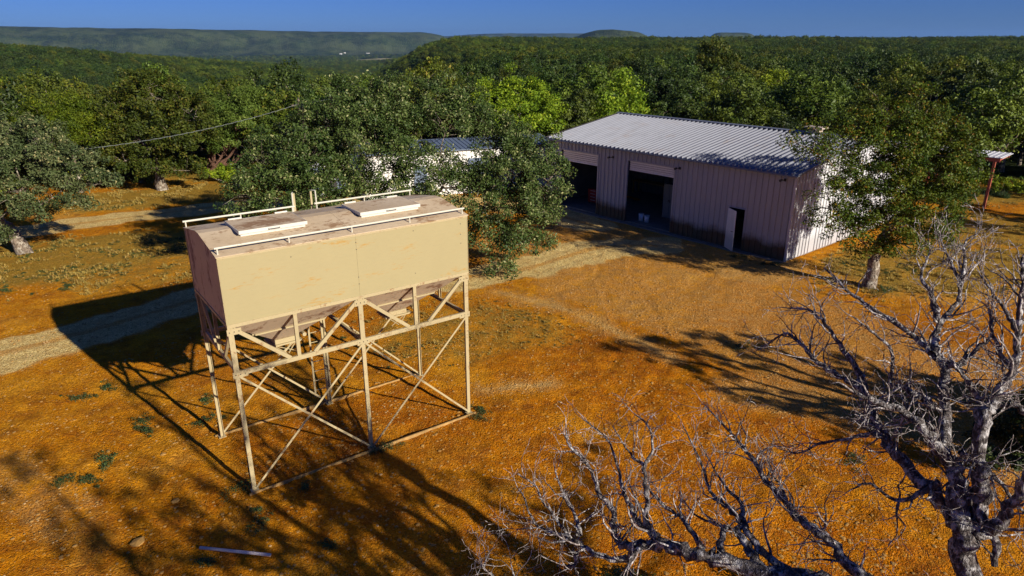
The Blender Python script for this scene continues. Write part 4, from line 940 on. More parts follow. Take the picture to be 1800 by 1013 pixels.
# ------------------------------------------------------------------ white shed behind the big oak
def make_shed():
    a = R_(23.3); t = thing('metal_shed', 'low white metal shed with a blue grey roof behind the large oak', 'shed', (-9.4, 43.55, 0), a)
    L, W = 13.6, 5.2
    n = 14; w = L/n
    for i in range(n):
        mb = MB(); strip(mb, i*w, (i+1)*w-.004, 0, 2.98, 0, -1, .05, .3); mb.build('wall_panel', M['shedwall'], t)
        mb = MB(); strip(mb, i*w, (i+1)*w-.004, 0, 2.98, W, 1, .05, .3); mb.build('wall_panel', M['shedwall'], t)
        mb = MB()
        for x in np.arange(i*w, (i+1)*w-.05, .32):
            mb.prism([(x, -.25, 3.062), (x+.05, -.25, 3.062), (x+.05, -.25, 3.09), (x, -.25, 3.09)], (0, W/2+.24, .36))
        mb.prism([(i*w, -.25, 3.0), (i*w, -.25, 3.06), (i*w, W/2-.004, 3.42), (i*w, W/2-.004, 3.36)], (w-.004, 0, 0))
        mb.build('roof_panel', M['shedroof'], t)
        mb = MB(); mb.prism([(i*w, W+.25, 3.0), (i*w, W+.25, 3.06), (i*w, W/2+.004, 3.42), (i*w, W/2+.004, 3.36)], (w-.004, 0, 0))
        mb.build('roof_panel', M['shedroof'], t)
    for x in (-.01, L-.03):
        MB().prism([(x, .04, 0), (x, W-.04, 0), (x, W-.04, 2.98), (x, W/2, 3.34), (x, .04, 2.98)], (.04, 0, 0)).build('end_wall', M['shedwall'], t)
    MB().box(L-2.4, L+.1, -.30, -.26, 2.94, 3.06).build('fascia', M['redsteel'], t)
    for x0, x1, h in ((3.2, 4.1, 2.1), (7.0, 9.4, 2.4)):
        d = MB().box(x0, x1, -.06, -.035, 0.02, h).build('door', M['shedroof'], t)
        MB().box(x0+.08, x0+.12, -.1, -.062, .95, 1.1).build('handle', M['dark_steel'], d)
make_shed()
# dark box trailer half hidden in the oak
t = thing('box_trailer', 'small dark box trailer with light roof half hidden behind the large oak', 'trailer', (-12.2, 45.6, 0), R_(14))
MB().box(-1.3, 1.3, -.8, .8, .5, 2.1).build('body', M['cab'], t)
MB().box(-1.36, 1.36, -.86, .86, 2.1, 2.18).build('roof', M['shedwall'], t)
d = MB().box(-.4, .4, -.83, -.802, .55, 2.0).build('door', M['dark_steel'], t)
MB().box(.28, .34, -.86, -.832, 1.2, 1.4).build('handle', M['white_pl'], d)
for sx in (-.6, .6):
    for sy in (-.84, .72):
        w_ = MB().tube((sx, sy, .32), (sx, sy+.12, .32), .32, 18).build('wheel', M['dark_steel'], t)
        MB().tube((sx, sy-.006, .32), (sx, sy+.126, .32), .16, 12).build('rim', M['white_pl'], w_)
MB().beam((1.3, 0, .5), (2.3, 0, .45), .1, .1).build('drawbar', M['dark_steel'], t)

# ------------------------------------------------------------------ shade roof at the right
def make_canopy():
    P = Vector((29.6, 41.8, 0)); a = math.atan2(BD.y, BD.x)
    t = thing('shade_roof', 'flat white-topped shade roof on red oxide steel posts right of the barn', 'shade roof', (P.x, P.y, 0), a)
    for x in (-.1, -3.6, -7.1):
        for y, h in ((0, 2.95), (1.5, 3.05)):
            if y and x > -1: continue
            MB().box(x-.07, x+.07, y-.07, y+.07, -.05, h).build('post', M['redsteel'], t)
    for y, h in ((-.14, 2.96), (1.58, 3.06)): MB().box(-7.4, .2, y-.03, y+.03, h-.02, h+.2).build('beam', M['redsteel'], t)
    for x in (-7.3, -3.6, .1): MB().beam((x, -.11, 3.06), (x, 1.55, 3.16), .06, .16).build('rafter', M['redsteel'], t)
    for i in range(9):
        x = -7.5+i*.87
        mb = MB(); mb.prism([(x, -.26, 3.18), (x, -.26, 3.21), (x, 1.75, 3.31), (x, 1.75, 3.28)], (.865, 0, 0))
        for k in (.1, .4, .7): mb.prism([(x+k, -.26, 3.212), (x+k+.05, -.26, 3.212), (x+k+.05, -.26, 3.235), (x+k, -.26, 3.235)], (0, 2.01, .1))
        mb.build('roof_panel', M['siding_sunlit'], t)
make_canopy()
# ------------------------------------------------------------------ trees
class Tubes:
    def __init__(s): s.V = []; s.F = []; s.n = 0
    def path(s, pts, rad, k=7, gnarl=0.0, seed=0):
        P = np.asarray(pts, float); n = len(P); rad = np.asarray(rad, float)
        T = np.gradient(P, axis=0); T /= np.linalg.norm(T, axis=1)[:, None] + 1e-9
        a = np.cross(T[0], [0, 0, 1.0]);
        if np.linalg.norm(a) < .1: a = np.cross(T[0], [1.0, 0, 0])
        a /= np.linalg.norm(a)
        ang = np.linspace(0, 2*np.pi, k, endpoint=False)
        rs = np.random.default_rng(seed+n) if gnarl else None
        rings = []
        for i in range(n):
            a = a - T[i]*np.dot(a, T[i]); a /= np.linalg.norm(a) + 1e-9
            b = np.cross(T[i], a)
            rr = rad[i]*(1 + (gnarl*(rs.random(k)-.5) if gnarl else 0))
            rings.append(P[i] + (np.cos(ang)*rr)[:, None]*a + (np.sin(ang)*rr)[:, None]*b)
        B = s.n; s.V.append(np.concatenate(rings)); s.n += n*k
        i = np.arange(n-1)[:, None]*k; j = np.arange(k)[None, :]; j2 = (j+1) % k
        s.F.append((np.stack([i+j, i+j2, i+k+j2, i+k+j], -1).reshape(-1, 4) + B))
    def build(s, name, mat, parent=None, loc=None):
        me = fastmesh(name, np.concatenate(s.V), np.concatenate(s.F), True)
        return link(name, me, mat, parent, loc)

def smooth_path(pts, rad, m=4, wob=0.0, r=None):
    """Catmull-Rom through pts with a little wobble"""
    P = [Vector(p) for p in pts]; P = [P[0]*2-P[1]] + P + [P[-1]*2-P[-2]]
    R = [rad[0]] + list(rad) + [rad[-1]]
    out = []; ro = []
    for i in range(1, len(P)-2):
        for q in range(m):
            t = q/m
            a, b, c, d = P[i-1], P[i], P[i+1], P[i+2]
            v = .5*((2*b) + (c-a)*t + (2*a-5*b+4*c-d)*t*t + (3*b-a-3*c+d)*t**3)
            rr = R[i]*(1-t)+R[i+1]*t
            if wob and not (i == 1 and q == 0): v = v + Vector((r.gauss(0, 1), r.gauss(0, 1), r.gauss(0, 1)))*wob*min(rr, .12)
            out.append(v); ro.append(rr)
    out.append(P[-2]); ro.append(R[-2])
    return out, ro

def leaf_mesh(name, pos, nrm, size, tint, odd, aspect=.5, rg=None):
    """one pointed quad per leaf"""
    n = len(pos)
    nrm = nrm/(np.linalg.norm(nrm, axis=1)[:, None]+1e-9)
    t = rg.normal(size=(n, 3)); t -= nrm*np.sum(t*nrm, 1)[:, None]; t /= np.linalg.norm(t, axis=1)[:, None]+1e-9
    b = np.cross(nrm, t)
    L = size[:, None]*t; Wd = size[:, None]*aspect*b
    fold = nrm*size[:, None]*.12
    V = np.stack([pos-L*.5, pos+Wd*.5+fold, pos+L*.5, pos-Wd*.5+fold], 1).reshape(-1, 3)
    F = np.arange(4*n).reshape(-1, 4)
    me = fastmesh(name, V, F)
    attr(me, 'tint', np.repeat(tint, 4)); attr(me, 'odd', np.repeat(odd, 4))
    return me

def crown_mesh(name, blobs, nleaf, lsize, seed, dens=None, sub=.34, updir=.6, aspect=.5, subs=26, shell=(.55, 1.02), flat=.9):
    """leaves gathered in twig-end clusters scattered through each blob's outer volume"""
    rg = np.random.default_rng(seed)
    bl = np.array(blobs, float)
    w = bl[:, 3]**2.4 if dens is None else bl[:, 3]**2.4*np.array(dens)
    w /= w.sum()
    cs = []; rs = []; cw = []; tn = []; oc = []
    for q, (x, y, z, r) in enumerate(bl):
        k = max(5, int(subs*r**1.6))
        d = rg.normal(size=(k, 3)); d[:, 2] = np.abs(d[:, 2])*1.0 - .35*np.linalg.norm(d, axis=1)*(rg.random(k) < .75); d /= np.linalg.norm(d, axis=1)[:, None]
        rad = r*(shell[0] + (shell[1]-shell[0])*rg.random(k)**.6)*(1+.16*rg.normal(size=k))
        c = np.array([x, y, z]) + d*rad[:, None]*np.array([1, 1, flat])
        cs.append(c); rs.append(np.full(k, sub)*(0.7+.6*rg.random(k))); cw.append(np.full(k, w[q]/k)); tn.append(rg.random(k)); oc.append(np.repeat([[x, y, z]], k, 0))
    cs = np.concatenate(cs); rs = np.concatenate(rs); cw = np.concatenate(cw)*(rs**2); tn = np.concatenate(tn); oc = np.concatenate(oc)
    cw /= cw.sum()
    idx = rg.choice(len(cs), nleaf, p=cw)
    g3 = rg.normal(size=(nleaf, 3)); g3 /= np.linalg.norm(g3, axis=1)[:, None]
    g3 *= (rg.random(nleaf)**.45)[:, None]*rs[idx][:, None]*1.15
    g3[:, 2] *= .75
    pos = cs[idx] + g3
    out = pos - oc[idx]; out /= np.linalg.norm(out, axis=1)[:, None]+1e-9
    nrm = rg.normal(size=(nleaf, 3))*.75 + out*.55 + np.array([0, 0, updir])
    size = lsize*(.6+.8*rg.random(nleaf))
    tint = np.clip(.55*tn[idx] + .45*rg.random(nleaf), 0, 1)
    odd = np.clip(rg.random(nleaf)*.8 + .2*tn[idx], 0, 1)
    return leaf_mesh(name, pos, nrm, size, tint, odd, aspect, rg), cs, oc

def limbs_to(tb, start_pts, start_r, blobs, cs, rnd, twig_every=3, k=6, thick=1.0):
    """trunk, then limbs to every blob, then twigs to leaf clusters"""
    tp, tr = smooth_path(start_pts, start_r, 4, .25, rnd)
    tb.path(tp, tr, 10, .16, 3)
    fork = tp[-1]; rf = start_r[-1]
    nodes = [(Vector(p), r) for p, r in zip(tp[len(tp)//2:], tr[len(tp)//2:])]
    order = sorted(blobs, key=lambda b: (Vector(b[:3])-fork).length)
    for (x, y, z, r) in order:
        c = Vector((x, y, z))
        best = min(nodes, key=lambda q: (q[0]-c).length + .6*max(0, q[0].z-c.z) + .15*(q[0]-fork).length)
        s, sr = best
        L = (c-s).length
        if L < .3: continue
        r0 = min(sr*.75, (.05+.030*L+.02)*thick); r0 = max(r0, .03)
        mid = s.lerp(c, .5) + Vector((rnd.gauss(0, .12), rnd.gauss(0, .12), rnd.gauss(.06, .10)))*L*.6
        pp, pr_ = smooth_path([s, mid, c], [r0, r0*.75, r0*.45], 5, .5, rnd)
        tb.path(pp, pr_, k, .12, 5)
        nodes += [(Vector(a), b) for a, b in zip(pp[3:], pr_[3:])]
    NP = np.array([[*n[0]] for n in nodes])
    for i in range(0, len(cs), twig_every):
        c = cs[i]
        dd = np.linalg.norm(NP-c, axis=1); j = int(np.argmin(dd)); s = NP[j]
        m = (s+c)/2 + np.array([rnd.gauss(0, .10), rnd.gauss(0, .10), rnd.gauss(.05, .08)])*dd[j]
        r0 = min(.034, nodes[j][1]*.7)
        tb.path([s, m, c], [r0, r0*.65, r0*.3], 4)

def near_tree(name, label, blobs, trunk, trad, leafmat, barkmat, nleaf, lsize, seed, cat='oak tree', group=None, dens=None, twig=2, thick=1.0, **kw):
    base = Vector(trunk[0])
    t = thing(name, label, cat, base, 0, group)
    rel = [(x-base.x, y-base.y, z-base.z, r) for x, y, z, r in blobs]
    me, cs, oc = crown_mesh('crown', rel, nleaf, lsize, seed, dens, **kw)
    link('crown', me, leafmat, t)
    tb = Tubes(); rnd = random.Random(seed)
    limbs_to(tb, [Vector(p)-base for p in trunk], trad, rel, cs, rnd, twig, 6, thick)
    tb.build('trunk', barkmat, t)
    return t

near_tree('live_oak', 'large spreading live oak right behind the cream feed bin', OAK_BIG + OAK_LOBE,
    [(-4.6, 31.2, -.1), (-4.5, 31.1, 1.0), (-4.3, 31.0, 2.0), (-4.1, 31.0, 2.8)], [.45, .36, .33, .30], M['oak'], M['bark'], 150000, .115, 11, subs=30, sub=.30,
    dens=[1]*len(OAK_BIG) + [1.0]*len(OAK_LOBE))
near_tree('live_oak', 'leaning oak with rusty tinged leaves by the right end of the barn', OAK_RIGHT,
    [(15.25, 27.4, -.1), (15.3, 27.4, .6), (15.2, 27.4, 1.3), (15.4, 27.5, 2.0), (15.7, 27.6, 2.6)], [.34, .25, .22, .20, .17], M['oak_rusty'], M['bark'], 74000, .105, 12, subs=26, sub=.30,
    dens=[.45, .5, .6, .7, .5, .6] + [1]*(len(OAK_RIGHT)-6))
near_tree('live_oak', 'grey leaved oak with leaning trunk beside the gravel track at the far left', OAK_LEFT,
    [(-24.15, 32.4, -.1), (-24.4, 32.45, .7), (-24.9, 32.4, 1.5), (-25.3, 32.2, 2.2)], [.38, .30, .27, .24], M['oak_grey'], M['bark'], 72000, .115, 13, subs=26, sub=.28)
near_tree('oak_tree', 'dense olive oak with a short thick trunk at the edge of the clearing', OAK_EDGE,
    [(-24.7, 47.7, -.1), (-24.75, 47.7, .8), (-24.6, 47.8, 1.8)], [.42, .30, .25], M['w_olive'], M['bark'], 42000, .17, 14, subs=20, sub=.38)
# many-stemmed mesquite
def mesquite():
    base = Vector((-24.0, 54.2, 0)); base.z = float(gz(base.x, base.y)) - .05
    t = thing('mesquite_tree', 'feathery mesquite with many reddish stems fanning from one foot', 'mesquite', base)
    rel = [(x-base.x, y-base.y, z-base.z, r) for x, y, z, r in MESQ]
    me, cs, oc = crown_mesh('crown', rel, 42000, .19, 21, sub=.45, subs=18, aspect=.3)
    link('crown', me, M['w_feather'], t)
    tb = Tubes(); rnd = random.Random(4)
    for i, c in enumerate(rel + rel[:4]):
        c = Vector(c[:3]) + Vector((rnd.gauss(0, .5), rnd.gauss(0, .5), 0))
        a = Vector((rnd.gauss(0, .15), rnd.gauss(0, .1), 0)); m1 = a.lerp(c, .35)*1.0 + Vector((0, 0, -.1)); m2 = a.lerp(c, .7)+Vector((rnd.gauss(0, .2), 0, .1))
        p, r = smooth_path([a, m1, m2, c], [.14, .10, .07, .03], 4, .4, rnd); tb.path(p, r, 6, .1, i)
        for j in range(4):
            s = p[len(p)//3 + j*2]; e = s + Vector((rnd.gauss(0, .8), rnd.gauss(0, .6), abs(rnd.gauss(.8, .4))))
            tb.path([s, s.lerp(e, .5)+Vector((0, 0, .1)), e], [.04, .03, .01], 4)
    tb.build('trunk', M['bark_red'], t)
mesquite()
def simple_tree(name, label, blobs, mat, n, ls, seed, cat, **kw):
    cx = sum(b[0] for b in blobs)/len(blobs); cy = sum(b[1] for b in blobs)/len(blobs); z = float(gz(cx, cy))
    return near_tree(name, label, blobs, [(cx, cy, z-.1), (cx+.1, cy, z+.8), (cx, cy+.1, z+1.6)], [.22, .16, .12], mat, M['bark'], n, ls, seed, cat, None, None, 3, **kw)
simple_tree('mesquite_tree', 'round bright yellow green mesquite behind the grey oak at the left', YBUSH, M['w_yel'], 26000, .17, 31, 'mesquite', sub=.45, subs=16, aspect=.3)
simple_tree('hackberry_tree', 'bright yellow green tree rising behind the left end of the barn roof', YTREE, M['w_yel'], 30000, .19, 32, 'tree', sub=.5, subs=16)

# ------------------------------------------------------------------ woodland: tree kinds, then individuals
KINDS = {
 'juniper_tree': dict(mat='w_dark', bl=[(0,0,1.6,1.5),(.6,.3,2.6,1.4),(-.7,-.2,2.7,1.4),(0,.4,3.7,1.4),(.3,-.5,4.6,1.2),(-.3,0,5.6,.9),(1.1,-.4,1.5,1.1),(-1.2,.3,1.3,1.1)], n=8500, ls=.20, sub=.36),
 'live_oak': dict(mat='w_dark', bl=[(0,0,4.4,1.9),(1.7,.3,3.9,1.6),(-1.7,-.4,3.8,1.7),(.4,1.6,3.9,1.6),(-.3,-1.6,3.7,1.6),(2.4,-1.0,2.8,1.2),(-2.5,.9,2.8,1.2),(.8,-.7,5.0,1.2),(-1.0,-1.9,2.4,1.0)], n=11000, ls=.20, sub=.36),
 'post_oak': dict(mat='w_olive', bl=[(0,0,4.9,1.7),(1.4,.4,4.0,1.5),(-1.4,-.3,4.1,1.5),(.3,-1.3,3.5,1.5),(-.3,1.3,4.0,1.4),(1.9,-.9,2.9,1.1),(-2.1,.2,2.8,1.1),(0,-.3,5.8,1.0)], n=9500, ls=.20, sub=.36),
 'mesquite_tree': dict(mat='w_feather', bl=[(0,0,3.6,1.7),(1.5,.2,3.2,1.5),(-1.5,.1,3.1,1.5),(.2,-1.4,2.6,1.4),(.1,1.2,3.2,1.3),(2.2,-.5,2.2,1.0),(-2.2,-.5,2.1,1.0)], n=9000, ls=.20, sub=.5),
 'elm_tree': dict(mat='w_mid', bl=[(0,0,4.6,1.8),(1.4,.3,3.8,1.6),(-1.4,-.3,3.9,1.5),(.3,-1.4,3.3,1.5),(-.2,1.3,3.9,1.4),(0,-.4,5.7,1.3),(1.8,-1.0,2.6,1.1),(-1.7,-.9,2.5,1.1)], n=10000, ls=.20, sub=.40),
 'hackberry_tree': dict(mat='w_yel', bl=[(0,0,3.5,1.7),(1.3,.3,3.0,1.4),(-1.3,-.3,3.1,1.4),(.2,-1.3,2.6,1.3),(0,.2,4.6,1.2)], n=7500, ls=.20, sub=.45),
}
DESC = {'juniper_tree': 'dark juniper', 'live_oak': 'dark round live oak', 'post_oak': 'olive brown post oak', 'mesquite_tree': 'pale feathery mesquite', 'elm_tree': 'mid green elm', 'hackberry_tree': 'bright hackberry'}
protos = {}
for q, (nm, kd) in enumerate(KINDS.items()):
    protos[nm] = []
    for v in range(2):
        rr = random.Random(100+q*10+v)
        bl = [(x*(1.15 if v else 1)+rr.gauss(0, .25), y+rr.gauss(0, .25), z*(.93 if v else 1)+rr.gauss(0, .15), r*rr.uniform(.88, 1.08)) for x, y, z, r in kd['bl']]
        me, cs, oc = crown_mesh(nm+'_crown', bl, kd['n'], kd['ls'], 200+q*10+v, sub=kd['sub'], subs=14, shell=(.5, 1.05))
        me.materials.append(M[kd['mat']])
        tb = Tubes(); limbs_to(tb, [Vector((0, 0, -.4)), Vector((.05, 0, .6)), Vector((0, .05, 1.3))], [.24, .17, .13], bl, cs, rr, 5, 5)
        tm = fastmesh(nm+'_trunk', np.concatenate(tb.V), np.concatenate(tb.F), True); tm.materials.append(M['bark'])
        protos[nm].append((me, tm))

KEEP = []
def clear_of(x, y, rad):
    # building footprints and the clearing
    dx, dy = x-BX, y-BY; a = dx*BD.x+dy*BD.y; b = dx*BN.x+dy*BN.y
    if -rad < a < BL+rad and -rad < b < BW+rad: return False
    ca, sa = math.cos(R_(23.3)), math.sin(R_(23.3)); dx, dy = x+9.4, y-43.55; a = dx*ca+dy*sa; b = -dx*sa+dy*ca
    if -rad < a < 13.6+rad and -9 < b < 5.2+rad: return False
    dx, dy = x-29.6, y-41.8; a = dx*BD.x+dy*BD.y; b = dx*BN.x+dy*BN.y
    if -8-rad < a < 1+rad and -1.5-rad < b < 2+rad: return False
    edge = np.interp(x, [-60,-36,-30,-19,-14,-8,4,14,22,27,30,36,40,60], [34,41,50,51.5,55,53,58,57,52,49.5,52,50,47,44])
    if y < edge + rad*.5: return False
    for kx, ky, kr in ((-24.7,47.7,3.4),(-24,54.2,3.0),(-24.4,55,0)):
        if math.hypot(x-kx, y-ky) < kr + rad*.5: return False
    if math.hypot(x+39, y-50) < 3.5 or math.hypot(x-1, y-57.5) < 4: return False
    # the cut where the wire passes
    return True
placed = []
def kind_at(x, y):
    v = float(fbm(np.array(x/26.0), np.array(y/26.0), 3)); w = rr_.random()
    if x > 12: v -= .04
    if 2 < x < 36 and y < 82: return 'elm_tree' if w < .36 else ('mesquite_tree' if w < .56 else ('hackberry_tree' if w < .70 else ('live_oak' if w < .86 else 'juniper_tree')))
    if v < .42: return 'juniper_tree' if w < .5 else ('live_oak' if w < .75 else 'post_oak')
    if v < .50: return 'live_oak' if w < .3 else ('post_oak' if w < .55 else ('elm_tree' if w < .85 else 'mesquite_tree'))
    if v < .56: return 'elm_tree' if w < .4 else ('post_oak' if w < .62 else ('mesquite_tree' if w < .85 else 'juniper_tree'))
    return 'mesquite_tree' if w < .35 else ('hackberry_tree' if w < .62 else ('elm_tree' if w < .85 else 'post_oak'))
rr_ = random.Random(91)
cand = []
tries = 0
while tries < 26000:
    tries += 1
    th = rr_.uniform(-44, 44)*math.pi/180; r = math.sqrt(rr_.uniform(40**2, 175**2)); x, y = r*math.sin(th), r*math.cos(th)
    s = rr_.uniform(.72, 1.3)
    if r > 95: s *= 1.1
    if not clear_of(x, y, 2.0): continue
    mind = 3.5 + .012*max(0, r-60)
    if any((x-a)**2+(y-b)**2 < (mind*.5*(s+c))**2 for a, b, c, _ in placed): continue
    placed.append((x, y, s, r))
placed.sort(key=lambda q: q[3])
INDIV = placed[:295]; REST = placed[295:]
R_LIM = INDIV[-1][3]
def where(x, y):
    u = 900 + 1278*x/y; r = math.hypot(x, y)
    dist = ('at the woods edge' if r < 64 else 'inside the woods' if r < 76 else 'deep in the woods' if r < 90 else 'far back in the woods' if r < 104 else 'farthest back')
    marks = [(0, 'out past the grey leaved oak'), (60, 'behind the grey leaved oak\'s left side'), (120, 'behind the grey leaved oak'), (190, 'behind the round yellow mesquite'), (255, 'behind the short trunked edge oak'), (330, 'right of the short trunked edge oak'),
        (400, 'behind the red stemmed mesquite'), (470, 'right of the red stemmed mesquite'), (550, 'beyond the utility pole'), (640, 'beyond the large oak\'s left side'), (720, 'beyond the large oak\'s top'), (800, 'beyond the large oak\'s right side'), (870, 'left of the bright yellow green tree'),
        (960, 'behind the bright yellow green tree'), (1040, 'beyond the barn\'s left end'), (1110, 'beyond the left peak of the barn'), (1190, 'beyond the barn ridge\'s left part'), (1270, 'beyond the barn ridge\'s middle'), (1350, 'beyond the barn ridge\'s right part'), (1430, 'beyond the barn\'s ridge vent'),
        (1500, 'beyond the barn\'s right end'), (1580, 'beyond the rusty leaved oak\'s left side'), (1660, 'beyond the rusty leaved oak\'s right side'), (1740, 'beyond the shade roof'), (1810, 'right of the shade roof'), (9999, 'out past the shade roof')]
    return dist, next(m for k, m in marks if u < k)
src = {}; LABS = {}
for i, (x, y, s, r) in enumerate(INDIV):
    nm = kind_at(x, y); me, tm = protos[nm][rr_.randrange(2)]
    dist, side = where(x, y)
    t = bpy.data.objects.new(nm, None); C.objects.link(t)
    t.location = (x, y, float(terrain(x, y))-.1); t.rotation_euler = (0, 0, rr_.uniform(0, 6.28)); hs = s*rr_.uniform(.9, 1.15)
    t.scale = (s, s, hs)
    sz = 'tall ' if s*hs > 1.12 else ('small ' if s*hs < .82 else '')
    lab = f"{sz}{DESC[nm]} {dist} {side}"
    if len(lab.split()) > 15: lab = f"{DESC[nm]} {dist} {side}".replace('round ', '').replace('the short trunked edge oak', 'the edge oak')
    if len(lab.split()) > 16: lab = lab.replace('farthest back', 'farthest back')
    tag(t, lab, 'tree', 'trees in the woods beyond the clearing')
    LABS.setdefault(lab, []).append(t)
    c = link('crown', me, None, t); k = link('trunk', tm, None, t)
    src.setdefault(me.name, c)
for lab, ts in LABS.items():
    if len(ts) == 2:      # say which of the two by what is farther back or taller
        a_, b_ = sorted(ts, key=lambda q: math.hypot(q.location.x, q.location.y))
        if len(lab.split()) <= 15: a_['label'] = 'nearer ' + lab; b_['label'] = 'farther ' + lab
    elif len(ts) > 2:
        ts.sort(key=lambda q: q.location.x/q.location.y)
        if len(lab.split()) <= 14 and len(ts) == 3:
            for w_, q in zip(('leftmost', 'middle', 'rightmost'), ts): q['label'] = w_ + ' ' + lab
            continue
        for q in ts: q['group'] = lab.replace(' at the', 's at the', 1) if ' at the' in lab else 'group of ' + lab

# ------------------------------------------------------------------ far woods, scattered as one mass
def scatter(name, pts, kinds, rots, scales, sources, kind='stuff', label=None, cat=None):
    me = bpy.data.meshes.new(name); P = np.asarray(pts, np.float32)
    me.vertices.add(len(P)); me.vertices.foreach_set('co', P.ravel())
    a = me.attributes.new('which', 'INT', 'POINT'); a.data.foreach_set('value', np.asarray(kinds, np.int32))
    attr(me, 'spin', rots); attr(me, 'size', scales)
    o = link(name, me); tag(o, label, cat, None, kind)
    ng = bpy.data.node_groups.new(name+'_scatter', 'GeometryNodeTree')
    ng.interface.new_socket('Geometry', in_out='INPUT', socket_type='NodeSocketGeometry')
    ng.interface.new_socket('Geometry', in_out='OUTPUT', socket_type='NodeSocketGeometry')
    gi = ng.nodes.new('NodeGroupInput'); go = ng.nodes.new('NodeGroupOutput')
    jn = ng.nodes.new('GeometryNodeJoinGeometry')
    def named(nm, dt):
        x = ng.nodes.new('GeometryNodeInputNamedAttribute'); x.data_type = dt; x.inputs['Name'].default_value = nm
        return next(q for q in x.outputs if q.enabled and q.name == 'Attribute')
    wh = named('which', 'INT'); sp = named('spin', 'FLOAT'); sz = named('size', 'FLOAT')
    cx = ng.nodes.new('ShaderNodeCombineXYZ'); ng.links.new(sp, cx.inputs['Z'])
    for i, s in enumerate(sources):
        oi = ng.nodes.new('GeometryNodeObjectInfo'); oi.transform_space = 'ORIGINAL'
        oi.inputs['Object'].default_value = s; oi.inputs['As Instance'].default_value = True
        ip = ng.nodes.new('GeometryNodeInstanceOnPoints')
        cmp = ng.nodes.new('FunctionNodeCompare'); cmp.data_type = 'INT'; cmp.operation = 'EQUAL'
        ins = [q for q in cmp.inputs if q.enabled]
        ng.links.new(wh, ins[0]); ins[1].default_value = i
        ng.links.new(gi.outputs[0], ip.inputs['Points'])
        ng.links.new(next(q for q in cmp.outputs if q.enabled), ip.inputs['Selection'])
        ng.links.new(oi.outputs['Geometry'], ip.inputs['Instance'])
        ng.links.new(cx.outputs[0], ip.inputs['Rotation']); ng.links.new(sz, ip.inputs['Scale'])
        ng.links.new(ip.outputs[0], jn.inputs[0])
    ng.links.new(jn.outputs[0], go.inputs[0])
    md = o.modifiers.new('scatter', 'NODES'); md.node_group = ng
    return o

srcs = [src[k] for k in src]
names = list(src)
def kidx(nm): return [i for i, k in enumerate(names) if k.startswith(nm)] or [0]
def far_points():
    P = []; K = []; S = []
    r = 40.0
    for x, y, s, q in REST: P.append((x, y)); S.append(s)
    rr = 175.0
    while rr < 4400:
        s = 4.7 + (rr-175)*.0048; s = min(s, 15)
        if rr > 2000: s = 18 + (rr-2000)*.010
        th = np.arange(-46, 46, math.degrees(s/rr))*math.pi/180
        th = th + rng.uniform(-.5, .5, len(th))*s/rr
        q = rr + rng.uniform(-1.1, 1.1, len(th))*s
        x = q*np.sin(th); y = q*np.cos(th)
        P += list(zip(x, y)); S += list(np.full(len(x), s/4.4)*rng.uniform(.62, 1.3, len(x)))
        rr += s*.92
    P = np.array(P); S = np.array(S)
    rad = np.hypot(P[:, 0], P[:, 1]); u = bearing(P[:, 0], P[:, 1])
    gap = fbm(P[:, 0]/70, P[:, 1]/70, 3)
    keep = np.ones(len(P), bool)
    keep &= ~((u > 622) & (u < 745) & (rad > 2800) & (rad < 3650))
    keep &= ~((rad > 900) & (gap > .70))
    # small meadow with a farm shed, and another
    for mx, my, mr in ((-260, 540, 26), (-332, 560, 24)):
        keep &= np.hypot((P[:, 0]-mx)/1.6, P[:, 1]-my) > mr
    for uc, rc in ((1078, 3600), (1288, 5200)):
        th_ = math.atan((uc-900)/1278.0); keep &= np.hypot(P[:, 0]-rc*math.sin(th_), P[:, 1]-rc*math.cos(th_)) > 330
    P = P[keep]; S = np.minimum(S[keep], 3.0); rad = rad[keep]
    Z = terrain(P[:, 0], P[:, 1])
    v = fbm(P[:, 0]/55.0, P[:, 1]/55.0, 3); w = rng.random(len(P))
    K = np.zeros(len(P), int)
    for i in range(len(P)):
        vv = v[i] - (.05 if P[i, 0] > 0 else -.02)
        if vv < .45: nm = 'juniper_tree' if w[i] < .5 else ('live_oak' if w[i] < .9 else 'post_oak')
        elif vv < .54: nm = 'live_oak' if w[i] < .35 else ('elm_tree' if w[i] < .72 else ('post_oak' if w[i] < .82 else 'juniper_tree'))
        else: nm = 'elm_tree' if w[i] < .6 else ('post_oak' if w[i] < .7 else ('mesquite_tree' if w[i] < .9 else 'live_oak'))
        c = kidx(nm); K[i] = c[i % len(c)]
    return np.column_stack([P, Z-.3*S]), K, rng.uniform(0, 6.28, len(P)), S
P_, K_, R__, S_ = far_points()
# flatten the big distant ones so crowns stay tree height: scale is uniform, so sink them instead
P_[:, 2] -= np.clip(S_-1.15, 0, 4)*3.4
far_woods = scatter('woodland', P_, K_, R__, S_, srcs)

